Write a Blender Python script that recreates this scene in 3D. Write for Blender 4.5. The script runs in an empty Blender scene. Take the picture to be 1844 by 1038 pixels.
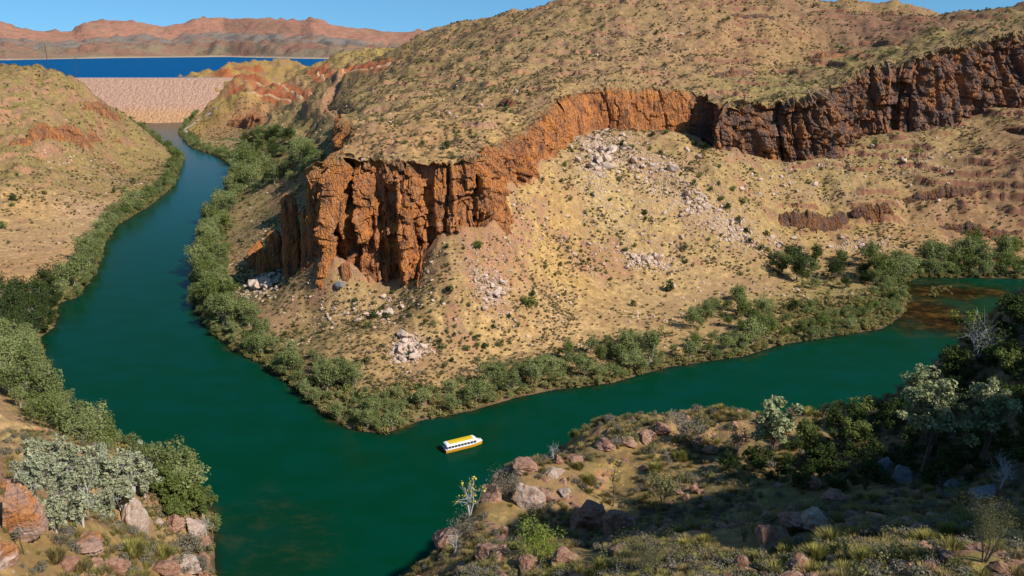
import bpy, math, random
import numpy as np
from mathutils import Vector
R = math.radians
rng = np.random.default_rng(7)
random.seed(7)
sc = bpy.context.scene
COL = sc.collection

# ------------------------------------------------------------------ camera, sky, sun, exposure
CAMZ, FPX, PITCH = 165.0, 1447.0, R(17.0)
CP, SP = math.cos(PITCH), math.sin(PITCH)
cam_d = bpy.data.cameras.new('camera')
cam_d.sensor_width = 36.0
cam_d.lens = 36.0 * FPX / 1844.0
cam_d.clip_start, cam_d.clip_end = 0.5, 20000.0
cam = bpy.data.objects.new('camera', cam_d)
cam.location = (0, 0, CAMZ)
cam.rotation_euler = (R(90) - PITCH, 0, 0)
COL.objects.link(cam)
sc.camera = cam

SUN_AZ, SUN_EL = R(-34.0), R(40.0)          # azimuth measured from +X towards +Y
SUN = np.array([math.cos(SUN_EL) * math.cos(SUN_AZ), math.cos(SUN_EL) * math.sin(SUN_AZ), math.sin(SUN_EL)])
w = bpy.data.worlds.new('World')
sc.world = w
w.use_nodes = True
nt = w.node_tree
bg = nt.nodes['Background']
sky = nt.nodes.new('ShaderNodeTexSky')
sky.sky_type = 'NISHITA'
sky.sun_disc = False
sky.sun_elevation = SUN_EL
sky.sun_rotation = math.pi / 2 - SUN_AZ
sky.altitude = 200
sky.air_density = 1.0
sky.dust_density = 0.35
sky.ozone_density = 2.0
# the air here is very clear: the sky stays blue down to the ridge line, so the dome is read a little above the horizon everywhere
tcw = nt.nodes.new('ShaderNodeTexCoord'); va = nt.nodes.new('ShaderNodeVectorMath'); va.operation = 'ADD'
va.inputs[1].default_value = (0, 0, 0.16)
vn = nt.nodes.new('ShaderNodeVectorMath'); vn.operation = 'NORMALIZE'
nt.links.new(tcw.outputs['Generated'], va.inputs[0]); nt.links.new(va.outputs[0], vn.inputs[0]); nt.links.new(vn.outputs[0], sky.inputs[0])
skm = nt.nodes.new('ShaderNodeMix'); skm.data_type = 'RGBA'; skm.blend_type = 'MULTIPLY'; skm.inputs[0].default_value = 1.0
skm.inputs[7].default_value = (0.90, 1.50, 1.72, 1)
nt.links.new(sky.outputs[0], skm.inputs[6]); nt.links.new(skm.outputs[2], bg.inputs[0])
bg.inputs[1].default_value = 0.07
sl = bpy.data.lights.new('sun', 'SUN')
sl.energy = 5.0
sl.angle = R(0.53)
sl.color = (1.0, 0.95, 0.87)
so = bpy.data.objects.new('sun', sl)
so.rotation_euler = Vector(SUN).to_track_quat('Z', 'Y').to_euler()
so.location = (300, -100, 400)
COL.objects.link(so)
sc.view_settings.view_transform = 'Standard'
sc.view_settings.look = 'None'
sc.view_settings.exposure = 0.22
sc.view_settings.gamma = 1.0
sc.render.engine = 'CYCLES'
sc.cycles.max_bounces = 5
sc.cycles.diffuse_bounces = 2
sc.cycles.transparent_max_bounces = 6

# ------------------------------------------------------------------ helpers
def ray(px, py):
    a = (px - 922.0) / FPX
    b = (519.0 - py) / FPX
    return a, CP + b * SP, -SP + b * CP
def atY(px, py, Y):
    a, dy, dz = ray(px, py)
    t = Y / dy
    return (a * t, Y, CAMZ + dz * t)
def atZ(px, py, z):
    a, dy, dz = ray(px, py)
    t = (z - CAMZ) / dz
    return (a * t, dy * t, z)

_perm = np.random.default_rng(11).permutation(256)
_perm = np.concatenate([_perm, _perm, _perm]).astype(np.int32)
_g2 = np.array([[math.cos(k * math.pi / 8), math.sin(k * math.pi / 8)] for k in range(16)])
_g3 = np.array([[1,1,0],[-1,1,0],[1,-1,0],[-1,-1,0],[1,0,1],[-1,0,1],[1,0,-1],[-1,0,-1],
                [0,1,1],[0,-1,1],[0,1,-1],[0,-1,-1],[1,1,0],[0,-1,1],[-1,1,0],[0,-1,-1]], float)
def fade(t): return t * t * t * (t * (t * 6 - 15) + 10)
def n2(x, y, seed=0):
    x = np.asarray(x, float) + seed * 17.31; y = np.asarray(y, float) - seed * 9.77
    xi = np.floor(x); yi = np.floor(y)
    fx = x - xi; fy = y - yi
    xi = xi.astype(np.int64) & 255; yi = yi.astype(np.int64) & 255
    u, v = fade(fx), fade(fy)
    def g(ix, iy, dx, dy):
        h = _perm[_perm[ix] + iy] & 15
        return _g2[h, 0] * dx + _g2[h, 1] * dy
    x1 = (xi + 1) & 255; y1 = (yi + 1) & 255
    a = g(xi, yi, fx, fy); b = g(x1, yi, fx - 1, fy)
    c = g(xi, y1, fx, fy - 1); d = g(x1, y1, fx - 1, fy - 1)
    return ((a + u * (b - a)) + v * ((c + u * (d - c)) - (a + u * (b - a)))) * 1.5
def n3(x, y, z, seed=0):
    x = np.asarray(x, float) + seed * 13.7; y = np.asarray(y, float) + seed * 5.3; z = np.asarray(z, float) - seed * 7.9
    xi = np.floor(x); yi = np.floor(y); zi = np.floor(z)
    fx = x - xi; fy = y - yi; fz = z - zi
    xi = xi.astype(np.int64) & 255; yi = yi.astype(np.int64) & 255; zi = zi.astype(np.int64) & 255
    u, v, ww = fade(fx), fade(fy), fade(fz)
    def g(ix, iy, iz, dx, dy, dz):
        h = _perm[_perm[_perm[ix & 255] + (iy & 255)] + (iz & 255)] & 15
        gg = _g3[h]
        return gg[..., 0] * dx + gg[..., 1] * dy + gg[..., 2] * dz
    r = 0
    for k in (0, 1):
        a = g(xi, yi, zi + k, fx, fy, fz - k); b = g(xi + 1, yi, zi + k, fx - 1, fy, fz - k)
        c = g(xi, yi + 1, zi + k, fx, fy - 1, fz - k); d = g(xi + 1, yi + 1, zi + k, fx - 1, fy - 1, fz - k)
        e = (a + u * (b - a)) + v * ((c + u * (d - c)) - (a + u * (b - a)))
        r = e if k == 0 else r + ww * (e - r)
    return r
def fbm2(x, y, octv=4, seed=0, gain=0.5):
    s = 0; a = 1.0; f = 1.0
    for o in range(octv):
        s = s + a * n2(x * f, y * f, seed + o * 3); a *= gain; f *= 2.03
    return s
def sstep(a, b, x):
    t = np.clip((np.asarray(x, float) - a) / (b - a), 0, 1)
    return t * t * (3 - 2 * t)

def link(o, parent=None):
    COL.objects.link(o)
    if parent is not None: o.parent = parent
    return o
def mesh_np(name, v, f, mats=(), smooth=False, attrs=None, fmat=None):
    """v (n,3); f int array (m,3|4) or list of such arrays"""
    fs = f if isinstance(f, list) else [f]
    fs = [np.asarray(a, np.int32) for a in fs if len(a)]
    me = bpy.data.meshes.new(name)
    v = np.asarray(v, np.float32)
    me.vertices.add(len(v)); me.vertices.foreach_set('co', v.ravel())
    loops = np.concatenate([a.ravel() for a in fs])
    tot = np.concatenate([np.full(len(a), a.shape[1], np.int32) for a in fs])
    start = np.concatenate([[0], np.cumsum(tot)[:-1]]).astype(np.int32)
    me.loops.add(len(loops)); me.loops.foreach_set('vertex_index', loops)
    me.polygons.add(len(tot)); me.polygons.foreach_set('loop_start', start)
    me.polygons.foreach_set('use_smooth', np.full(len(tot), bool(smooth)))
    for m in mats: me.materials.append(m)
    if fmat is not None: me.polygons.foreach_set('material_index', np.asarray(fmat, np.int32))
    me.update(calc_edges=True)
    me.validate()
    if attrs:
        for k, a in attrs.items():
            a = np.asarray(a, np.float32)
            if a.ndim == 1:
                at = me.attributes.new(k, 'FLOAT', 'POINT'); at.data.foreach_set('value', a)
            else:
                at = me.attributes.new(k, 'FLOAT_COLOR', 'POINT')
                c = np.ones((len(a), 4), np.float32); c[:, :3] = a
                at.data.foreach_set('color', c.ravel())
    return me
def obj(name, me, parent=None, loc=None):
    o = bpy.data.objects.new(name, me)
    if loc is not None: o.location = loc
    return link(o, parent)
def empty(name, loc, rz=0.0):
    o = bpy.data.objects.new(name, None)
    o.location = loc; o.rotation_euler = (0, 0, rz); o.empty_display_size = 0.5
    return link(o)
def tag(o, label=None, cat=None, group=None, kind=None):
    if label: o['label'] = label
    if cat: o['category'] = cat
    if group: o['group'] = group
    if kind: o['kind'] = kind
    return o
def grid_faces(n, m, wrap=False):
    i = np.arange(n - 1)[:, None]; j = np.arange(m if wrap else m - 1)[None, :]
    j1 = (j + 1) % m
    a = i * m + j; b = (i + 1) * m + j; c = (i + 1) * m + j1; d = i * m + j1
    return np.stack([a, b, c, d], -1).reshape(-1, 4)

# ---- material helper
class NT:
    def __init__(s, name):
        s.m = bpy.data.materials.new(name); s.m.use_nodes = True
        s.t = s.m.node_tree; s.t.nodes.clear()
        s.out = s.t.nodes.new('ShaderNodeOutputMaterial')
    def n(s, typ, **kw):
        nd = s.t.nodes.new(typ)
        for k, v in kw.items(): setattr(nd, k, v)
        return nd
    def l(s, a, b): s.t.links.new(a, b)
    def pos(s, scale=(1, 1, 1)):
        g = s.n('ShaderNodeNewGeometry')
        mp = s.n('ShaderNodeMapping'); mp.inputs['Scale'].default_value = scale
        s.l(g.outputs['Position'], mp.inputs['Vector']); return mp.outputs[0]
    def obpos(s, scale=(1, 1, 1), rot=(0, 0, 0)):
        g = s.n('ShaderNodeTexCoord')
        mp = s.n('ShaderNodeMapping'); mp.inputs['Scale'].default_value = scale; mp.inputs['Rotation'].default_value = rot
        s.l(g.outputs['Object'], mp.inputs['Vector']); return mp.outputs[0]
    def noise(s, vec, scale, detail=4, rough=0.6, dist=0.0):
        nd = s.n('ShaderNodeTexNoise'); nd.inputs['Scale'].default_value = scale
        nd.inputs['Detail'].default_value = detail; nd.inputs['Roughness'].default_value = rough
        nd.inputs['Distortion'].default_value = dist
        s.l(vec, nd.inputs['Vector']); return nd.outputs['Fac']
    def voro(s, vec, scale, feat='F1'):
        nd = s.n('ShaderNodeTexVoronoi'); nd.feature = feat; nd.inputs['Scale'].default_value = scale
        s.l(vec, nd.inputs['Vector']); return nd
    def ramp(s, fac, a, b, va=0.0, vb=1.0):
        nd = s.n('ShaderNodeMapRange'); nd.interpolation_type = 'SMOOTHSTEP'
        nd.inputs['From Min'].default_value = a; nd.inputs['From Max'].default_value = b
        nd.inputs['To Min'].default_value = va; nd.inputs['To Max'].default_value = vb
        s.l(fac, nd.inputs['Value']); return nd.outputs[0]
    def mix(s, fac, a, b, typ='MIX'):
        nd = s.n('ShaderNodeMix', data_type='RGBA', blend_type=typ)
        for i, v in ((0, fac), (6, a), (7, b)):
            if isinstance(v, (int, float)): nd.inputs[i].default_value = v
            elif isinstance(v, tuple): nd.inputs[i].default_value = (*v, 1)
            else: s.l(v, nd.inputs[i])
        return nd.outputs[2]
    def math(s, op, a, b=0.0):
        nd = s.n('ShaderNodeMath', operation=op)
        for i, v in ((0, a), (1, b)):
            if isinstance(v, (int, float)): nd.inputs[i].default_value = v
            else: s.l(v, nd.inputs[i])
        return nd.outputs[0]
    def attr(s, name):
        return s.n('ShaderNodeAttribute', attribute_name=name)
    def bump(s, h, strength, dist, normal=None):
        nd = s.n('ShaderNodeBump'); nd.inputs['Strength'].default_value = strength; nd.inputs['Distance'].default_value = dist
        s.l(h, nd.inputs['Height'])
        if normal is not None: s.l(normal, nd.inputs['Normal'])
        return nd.outputs[0]
    def principled(s, col, rough=0.9, spec=0.2, normal=None, metal=0.0):
        p = s.n('ShaderNodeBsdfPrincipled')
        if isinstance(col, tuple): p.inputs['Base Color'].default_value = (*col, 1)
        else: s.l(col, p.inputs['Base Color'])
        if isinstance(rough, (int, float)): p.inputs['Roughness'].default_value = rough
        else: s.l(rough, p.inputs['Roughness'])
        p.inputs['Specular IOR Level'].default_value = spec
        p.inputs['Metallic'].default_value = metal
        if normal is not None: s.l(normal, p.inputs['Normal'])
        s.l(p.outputs[0], s.out.inputs[0]); return p
def flat_mat(name, col, rough=0.6, spec=0.3, var=0.12, scale=2.0):
    t = NT(name); p = t.obpos()
    f = t.noise(p, scale, 4)
    d = tuple(max(0, c * (1 - var * 2)) for c in col)
    t.principled(t.mix(f, d, tuple(min(1, c * (1 + var)) for c in col)), rough, spec)
    return t.m

# ------------------------------------------------------------------ materials of rock, ground, foliage
def rock_colour(t, p, pv, tone=1.0, orange=1.0):
    """layered sandstone: dark varnish, rust, orange, pale pink"""
    k = tone
    a = t.noise(p, 0.09, 6, 0.65, 0.6)
    b = t.noise(pv, 0.35, 6, 0.7, 0.3)
    c = t.noise(p, 0.9, 5, 0.7)
    rust = (0.33 * k, 0.125 * k, 0.048 * k); orng = (0.58 * k, 0.205 * k * orange, 0.042 * k)
    pale = (0.50 * k, 0.32 * k, 0.215 * k); dark = (0.085 * k, 0.05 * k, 0.042 * k)
    col = t.mix(t.ramp(a, 0.36, 0.66), rust, orng)
    col = t.mix(t.ramp(b, 0.55, 0.72), col, pale)
    col = t.mix(t.ramp(b, 0.485, 0.36), col, dark)
    return t.mix(t.ramp(c, 0.35, 0.7, 0.0, 0.55), col, t.mix(0.5, col, (0.36 * k, 0.2 * k, 0.12 * k)))

def make_cliff_mat(name, tone=1.0, greyness=0.0):
    t = NT(name)
    p = t.pos(); pv = t.pos((1, 1, 0.16))
    col = rock_colour(t, p, pv, tone)
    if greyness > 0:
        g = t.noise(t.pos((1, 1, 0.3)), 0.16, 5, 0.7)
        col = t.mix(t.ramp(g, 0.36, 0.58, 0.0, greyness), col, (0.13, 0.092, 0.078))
    sg = t.attr('ledge')
    col = t.mix(t.math('MULTIPLY', sg.outputs['Fac'], t.ramp(t.noise(p, 0.5, 4), 0.35, 0.6)), col, (0.33, 0.24, 0.11))
    h = t.noise(t.pos((1, 1, 0.5)), 0.9, 8, 0.75)
    h2 = t.voro(t.pos((1, 1, 0.35)), 0.55, 'DISTANCE_TO_EDGE').outputs['Distance']
    hh = t.math('ADD', h, t.ramp(h2, 0.0, 0.18, -0.5, 0.0))
    t.principled(col, 0.92, 0.15, t.bump(hh, 0.9, 1.6))
    return t.m
M_CLIFF = make_cliff_mat('sandstone_cliff')
M_CLIFF_DARK = make_cliff_mat('shade_toned_cliff', 0.88, 0.88)  # grey-brown rock with the right wall's grazing-sun shade mixed into its colour
M_CLIFF_RED = make_cliff_mat('red_outcrop', 0.55, 0.6)
M_CLIFF_TAN = make_cliff_mat('pale_outcrop', 1.0, 0.35)

def make_boulder_mat(name, pale, mid, dark, sc_=0.5):
    t = NT(name); p = t.obpos(); info = t.n('ShaderNodeObjectInfo')
    a = t.noise(p, sc_ * 2.2, 6, 0.65, 0.5); b = t.noise(p, sc_ * 7, 5, 0.7)
    col = t.mix(t.ramp(a, 0.38, 0.62), mid, pale)
    col = t.mix(t.ramp(b, 0.45, 0.3), col, dark)
    col = t.mix(t.math('MULTIPLY', info.outputs['Random'], 0.5), col, mid)
    t.principled(col, 0.92, 0.15, t.bump(b, 0.7, 0.25))
    return t.m
M_BOULDER = make_boulder_mat('pale_boulder', (0.62, 0.51, 0.42), (0.48, 0.33, 0.24), (0.24, 0.16, 0.12))
M_BOULDER_RED = make_boulder_mat('red_boulder', (0.40, 0.26, 0.19), (0.25, 0.115, 0.07), (0.075, 0.048, 0.044), 0.9)
M_BOULDER_GREY = make_boulder_mat('grey_boulder', (0.22, 0.22, 0.22), (0.16, 0.15, 0.15), (0.07, 0.07, 0.07))

def make_terrain_mat():
    t = NT('ground_cover')
    p = t.pos(); pv = t.pos((1, 1, 0.25))
    tint = t.attr('tint').outputs['Color']
    rock = t.attr('rock').outputs['Fac']
    big = t.noise(p, 0.035, 5, 0.6); mid = t.noise(p, 0.22, 6, 0.7); fine = t.noise(p, 1.3, 6, 0.75)
    col = t.mix(t.ramp(mid, 0.35, 0.68), t.mix(1.0, tint, (0.62, 0.56, 0.52), 'MULTIPLY'), t.mix(1.0, tint, (1.3, 1.28, 1.18), 'MULTIPLY'))
    col = t.mix(t.ramp(fine, 0.50, 0.60, 0, 0.8), col, t.mix(0.6, tint, (0.085, 0.075, 0.035)))
    col = t.mix(t.ramp(fine, 0.42, 0.32, 0, 0.75), col, (0.44, 0.30, 0.19))
    col = t.mix(t.ramp(big, 0.48, 0.64, 0, 0.6), col, (0.30, 0.165, 0.09))
    mott = t.noise(p, 0.42, 9, 0.8)
    col = t.mix(t.ramp(mott, 0.50, 0.58, 0, 0.62), col, t.mix(0.35, (0.14, 0.115, 0.055), tint))
    col = t.mix(t.ramp(t.noise(p, 0.7, 7, 0.8), 0.60, 0.66, 0, 0.7), col, (0.46, 0.34, 0.25))
    rc = t.mix(0.45, rock_colour(t, p, pv, 0.85), t.mix(t.ramp(fine, 0.45, 0.55), (0.15, 0.095, 0.065), (0.44, 0.31, 0.22)))
    rc = t.mix(t.attr('redness').outputs['Fac'], rc, (0.20, 0.085, 0.05))
    m = t.math('ADD', rock, t.math('MULTIPLY', t.math('SUBTRACT', mid, 0.5), 1.6))
    col = t.mix(t.ramp(m, 0.42, 0.62), col, rc)
    v = t.voro(p, 0.8).outputs['Distance']
    h = t.math('ADD', fine, t.math('MULTIPLY', v, 0.4))
    t.principled(col, 0.95, 0.1, t.bump(h, 0.9, 0.2))
    return t.m
M_TERRAIN = make_terrain_mat()

def make_leaf_mat(name, a, b, trans=0.25, rvar=0.5):
    t = NT(name)
    info = t.n('ShaderNodeObjectInfo')
    g = t.n('ShaderNodeNewGeometry')
    f = t.noise(t.pos(), 0.7, 3)
    fac = t.math('ADD', t.math('MULTIPLY', info.outputs['Random'], rvar), t.math('MULTIPLY', g.outputs['Random Per Island'], 1 - rvar))
    col = t.mix(fac, a, b)
    col = t.mix(t.ramp(f, 0.35, 0.65, 0.0, 0.35), col, tuple(c * 0.6 for c in a))
    d = t.n('ShaderNodeBsdfDiffuse'); tr = t.n('ShaderNodeBsdfTranslucent'); mx = t.n('ShaderNodeMixShader')
    t.l(col, d.inputs[0]); t.l(col, tr.inputs[0]); mx.inputs[0].default_value = trans
    t.l(d.outputs[0], mx.inputs[1]); t.l(tr.outputs[0], mx.inputs[2]); t.l(mx.outputs[0], t.out.inputs[0])
    return t.m
M_LEAF_RIVER = make_leaf_mat('river_tree_leaves', (0.12, 0.155, 0.045), (0.43, 0.45, 0.18), 0.38)
M_LEAF_SCRUB = make_leaf_mat('bank_scrub_leaves', (0.18, 0.16, 0.05), (0.46, 0.37, 0.15), 0.3)
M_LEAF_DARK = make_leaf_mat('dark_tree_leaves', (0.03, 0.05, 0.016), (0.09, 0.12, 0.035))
M_LEAF_GREEN = make_leaf_mat('green_tree_leaves', (0.09, 0.125, 0.03), (0.28, 0.31, 0.09), 0.35)
M_LEAF_GUM = make_leaf_mat('gum_leaves', (0.20, 0.22, 0.12), (0.55, 0.54, 0.35), 0.25, 0.15)
M_LEAF_BRIGHT = make_leaf_mat('broad_leaves', (0.16, 0.19, 0.07), (0.52, 0.53, 0.30), 0.25, 0.1)
M_LEAF_OLIVE = make_leaf_mat('olive_shrub_leaves', (0.14, 0.14, 0.055), (0.30, 0.27, 0.12))
M_LEAF_GREY = make_leaf_mat('grey_shrub_leaves', (0.16, 0.14, 0.10), (0.32, 0.28, 0.21))
M_LEAF_LIME = make_leaf_mat('lime_shrub_leaves', (0.12, 0.17, 0.03), (0.33, 0.37, 0.07))
M_TUSSOCK = make_leaf_mat('spinifex_blades', (0.20, 0.155, 0.06), (0.46, 0.35, 0.15), 0.2, 0.6)
M_TUSSOCK_G = make_leaf_mat('green_spinifex_blades', (0.19, 0.175, 0.045), (0.44, 0.38, 0.11), 0.2, 0.4)
M_SCRUB = make_leaf_mat('slope_scrub_leaves', (0.08, 0.075, 0.032), (0.27, 0.205, 0.105), 0.15, 0.6)
M_BLOOM = flat_mat('yellow_blooms', (0.62, 0.50, 0.05), 0.8, 0.1)
def make_bark(name, a, b):
    t = NT(name); f = t.noise(t.obpos((1, 1, 0.3)), 6, 5)
    t.principled(t.mix(f, a, b), 0.9, 0.15, t.bump(f, 0.5, 0.05)); return t.m
M_BARK = make_bark('pale_bark', (0.22, 0.18, 0.14), (0.55, 0.50, 0.42))
M_BARK_DARK = make_bark('dark_bark', (0.06, 0.045, 0.035), (0.2, 0.15, 0.11))
M_BARK_WHITE = make_bark('bleached_twigs', (0.35, 0.33, 0.32), (0.62, 0.60, 0.57))

# ------------------------------------------------------------------ ground plan: river banks, cliff lines, heights
LEFT_BANK = [(228,218),(262,234),(300,268),(330,286),(312,335),(268,372),(208,408),(188,440),(168,498),(138,536),(104,548),(97,590),(68,612),(80,650),(92,690),(112,722),(142,765),(200,795),(275,828),(300,866),(345,888),(378,925),(384,962)]
HEAD_BANK = [(345,215),(322,240),(345,266),(392,282),(426,302),(418,338),(372,398),(354,440),(350,500),(346,532),(366,582),(420,630),(470,655),(528,694),(580,740),(628,772),(690,782),(760,757),(850,740),(930,716),(1000,702),(1100,690),(1200,662),(1300,647),(1340,642),(1400,622),(1500,606),(1590,592),(1622,570),(1638,540),(1622,512),(1655,500),(1744,500),(1844,502),(1960,500),(2100,500)]
lb = [atZ(x, y, 0)[:2] for x, y in LEFT_BANK]
hb = [atZ(x, y, 0)[:2] for x, y in HEAD_BANK]
NEAR_BANK = [(620,520),(600,390),(450,335),(330,300),(230,252),(150,226),(80,214),(20,204),(-20,188),(-20,150),(-32,100)]
RIVER = np.array(lb[::-1] + hb + NEAR_BANK + [(-54, 100), (-73, 150), (-84, 185), (-97, 224)])

# cliff base line of the plateau: (x, Y, base z, top z, setback of the top edge)
def cb(px, py, zb, pyt, back):
    x, Y, z = atZ(px, py, zb)
    zt = atY(px, pyt, Y + back * 0.8)[2]
    return (x, Y, zb, zt, back)
CLIFF = [(-178,830,86,92,3), (-152,705,62,90,5), (-131,622,44,103,7), (-125,560,32,96,7),
         (-117,520,34,96,6),
         cb(582,468,41,300,8), cb(598,470,42,290,7), cb(606,464,43,285,9), cb(626,470,41,284,9), cb(648,492,34,290,9),
         cb(690,508,29,294,9), cb(730,512,28,297,9), cb(762,470,42,297,9), cb(790,432,55,296,10), cb(845,418,59,290,14), cb(890,392,66,285,14),
         cb(908,335,76,268,9), cb(960,306,80,240,8), cb(990,285,82,215,8), cb(1022,255,88,182,8), cb(1060,236,91,168,6), cb(1100,234,91,166,5),
         cb(1160,240,88,163,5), cb(1226,242,86,166,5), cb(1246,248,83,168,6), cb(1290,272,76,188,7), cb(1320,268,77,198,7), cb(1345,278,72,196,8), cb(1385,288,64,186,8),
         cb(1430,290,63,182,8), cb(1482,288,63,166,8), cb(1530,262,72,142,8), cb(1560,244,80,122,9), cb(1600,238,83,112,9), cb(1640,240,83,102,9),
         cb(1700,226,89,94,9), cb(1762,205,97,80,9), cb(1844,190,104,62,9), cb(1960,170,112,40,9), cb(2120,150,120,20,9)]
PLAT_BACK = [(1500, 900), (1500, 2600), (-150, 2600), (-290, 1400), (-300, 1280)]

lowP, highP, bothP = [], [], []
for x, y in list(RIVER): lowP.append((x, y, 0.0))
def L(px, py, Y): lowP.append(atY(px, py, Y))
def Lz(px, py, z): lowP.append(atZ(px, py, z))
def Hh(px, py, Y): highP.append(atY(px, py, Y))
def B(px, py, Y): bothP.append(atY(px, py, Y))
# left bank flats and hill
for q in [(0,420,6),(60,450,5),(100,480,4),(0,500,9),(150,385,5),(180,352,8),(60,400,7),(0,560,8),(0,640,7),(40,690,6),(120,420,4),(230,350,6),(-200,500,14),(-200,640,16)]: Lz(*q)
for q in [(0,330,800),(100,340,830),(0,250,930),(0,136,1110),(90,133,1130),(150,159,1150),(190,192,1270),(226,224,1430),(150,250,1040),(90,200,1000),(200,305,1020),(235,260,1150),(-200,130,1150),(-200,330,800),(262,270,1180)]: L(*q)
for q in [(200,196,1650),(222,215,1700),(165,195,1640),(0,152,1240),(80,150,1240),(140,172,1270),(0,168,1340),(100,172,1350),(-150,150,1260),(120,200,1500),(40,185,1480)]: L(*q)
lowP += [(-560,2000,80),(-620,2050,86),(-900,2100,60),(-400,2250,50),(-200,2300,55),(-700,2450,50)]
# near left slope
for q in [(0,760,285),(60,775,280),(0,800,245),(100,800,250),(150,850,215),(50,850,195),(250,850,240),(300,880,245),(240,960,205),(330,960,225),(352,1005,205),(200,1030,165),(100,1030,125),(0,1030,90),(0,900,130),(60,880,150),(110,900,175),(-200,800,170),(-200,1000,90),(300,1034,195)]: L(*q)
# headland and right slopes
for q in [(440,490,12),(650,600,14),(560,560,14),(800,480,43),(620,505,31),(745,545,23),(1100,400,42),(1000,400,46),(950,500,25),(1100,500,14),(1200,530,4.5),(1100,565,4.5),(900,600,9),(800,650,6),(700,640,8),(1300,540,3),(1300,400,36),(1400,440,13),(1300,310,66),(1500,450,9),(1500,380,30),(1700,440,11),(1844,440,11),(1700,350,42),(1844,350,46),(1844,262,80),(1700,280,68),(1000,340,66),(1100,300,75),(1200,300,70),(1150,345,58),(460,440,10),(430,380,6),(1450,560,2),(1550,540,2),(1560,480,3),(1960,350,50),(1960,440,14)]: Lz(*q)
# valley towards the dam
for q in [(480,265,5),(430,262,4),(540,300,8),(500,320,8),(420,240,6),(370,230,5),(450,340,6),(480,390,8)]: Lz(*q)
for q in [(440,165,1650),(440,224,1550),(400,190,1680),(470,185,1640),(430,150,1880),(405,141,1960),(470,145,1900),(480,110,2150),(530,118,2120),(400,132,2050),(560,128,2050),(500,165,1850),(520,190,1560),(350,210,1800),(385,180,1880)]: L(*q)
for q in [(560,205,1300),(600,155,1340),(640,118,1420),(700,102,1420),(640,92,1900),(590,108,1900)]: B(*q)
bothP += [(-200,2300,70),(-100,1900,120),(-178,860,92),(-240,1050,80)]
# plateau
for q in [(640,240,700),(620,214,810),(700,200,760),(720,280,460),(720,240,560),(820,260,520),(750,64,1420),(870,36,1320),(1000,9,1220),(1200,-42,1180),(1400,-8,1090),(1470,30,1010),(1530,92,940),(900,130,880),(1100,100,900),(1300,100,890),(1400,132,860),(1000,150,760),(850,190,700),(750,130,1000),(1550,100,900),(1600,82,900),(1650,66,920),(1700,52,930),(1770,38,950),(1844,20,960),(1960,0,980),(1500,150,790)]: Hh(*q)
for q in [(1440,-4,1750),(1500,4,1750),(1560,8,1750),(1640,20,1750),(1720,38,1750),(1800,60,1750),(1960,80,1800),(1560,110,1300),(1650,100,1300)]: Hh(*q)
highP += [(-150,1700,110),(0,1750,120),(200,1700,150),(900,1300,150),(1200,1000,160),(350,1400,150)]
for x, Y, zb, zt, bk in CLIFF:
    lowP.append((x, Y, zb)); highP.append((x, Y + bk * 0.8, zt))
# near ridge (right foreground)
for q in [(800,1030,64),(770,1000,76),(830,930,89),(900,862,100),(960,842,105),(1100,797,115),(1200,772,119),(1280,806,109),(1350,816,106),(1450,792,110),(1500,757,115),(1600,724,118),(1700,652,116),(1780,582,116),(1844,532,116),
          (1000,930,84),(1000,1030,57),(1200,1030,48),(1400,1030,42),(1600,1030,38),(1844,1030,34),(1200,930,75),(1400,930,65),(1600,930,58),(1844,930,50),(1400,862,88),(1600,850,86),(1750,800,86),(1844,800,78),(1844,700,90),(1100,860,98),(1200,850,98),(450,1130,70),(550,1160,60),(650,1130,68),(705,1085,82),(400,1075,108),(430,1110,85),(600,1230,42),(480,1230,48)]: L(*q)
lowP += [(74,18,182),(82,28,194),(90,40,182),(98,54,165),(105,70,160),(112,90,166),(122,115,158),(135,150,146),(150,90,178),(120,50,180),(62,20,150),(64,42,139),(70,58,140),(76,75,138),(84,100,138),(60,5,152),(20,12,142),(-20,20,135),(-90,30,112)]
for x, Y in [(-10,150),(25,162),(60,172),(100,180),(150,190)]: lowP.append((x, Y, 52))

def uv(x, y):
    x = np.asarray(x, float); y = np.asarray(y, float)
    return np.arctan2(x, y), 0.5 * np.log(x * x + y * y)
class TPS:
    def __init__(s, pts, lam=4e-4):
        P = np.array(pts, float); u, v = uv(P[:, 0], P[:, 1])
        s.c = np.stack([u, v], 1); n = len(P)
        K = s.phi(((s.c[:, None] - s.c[None]) ** 2).sum(-1)) + lam * np.eye(n)
        Q = np.concatenate([np.ones((n, 1)), s.c], 1)
        A = np.zeros((n + 3, n + 3)); A[:n, :n] = K; A[:n, n:] = Q; A[n:, :n] = Q.T
        s.w = np.linalg.solve(A, np.concatenate([P[:, 2], np.zeros(3)]))
    @staticmethod
    def phi(d2): return 0.5 * d2 * np.log(d2 + 1e-12)
    def __call__(s, x, y):
        u, v = uv(x, y); sh = u.shape; u = u.ravel(); v = v.ravel(); out = np.empty(len(u))
        n = len(s.c); w = s.w
        for i in range(0, len(u), 20000):
            q = np.stack([u[i:i+20000], v[i:i+20000]], 1)
            d2 = ((q[:, None, 0] - s.c[None, :, 0]) ** 2 + (q[:, None, 1] - s.c[None, :, 1]) ** 2)
            out[i:i+20000] = (0.5 * d2 * np.log(d2 + 1e-12)) @ w[:n] + s.w[n] + q @ s.w[n+1:]
        return out.reshape(sh)
TL = TPS(lowP + bothP)
TH = TPS(highP + bothP)

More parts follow.
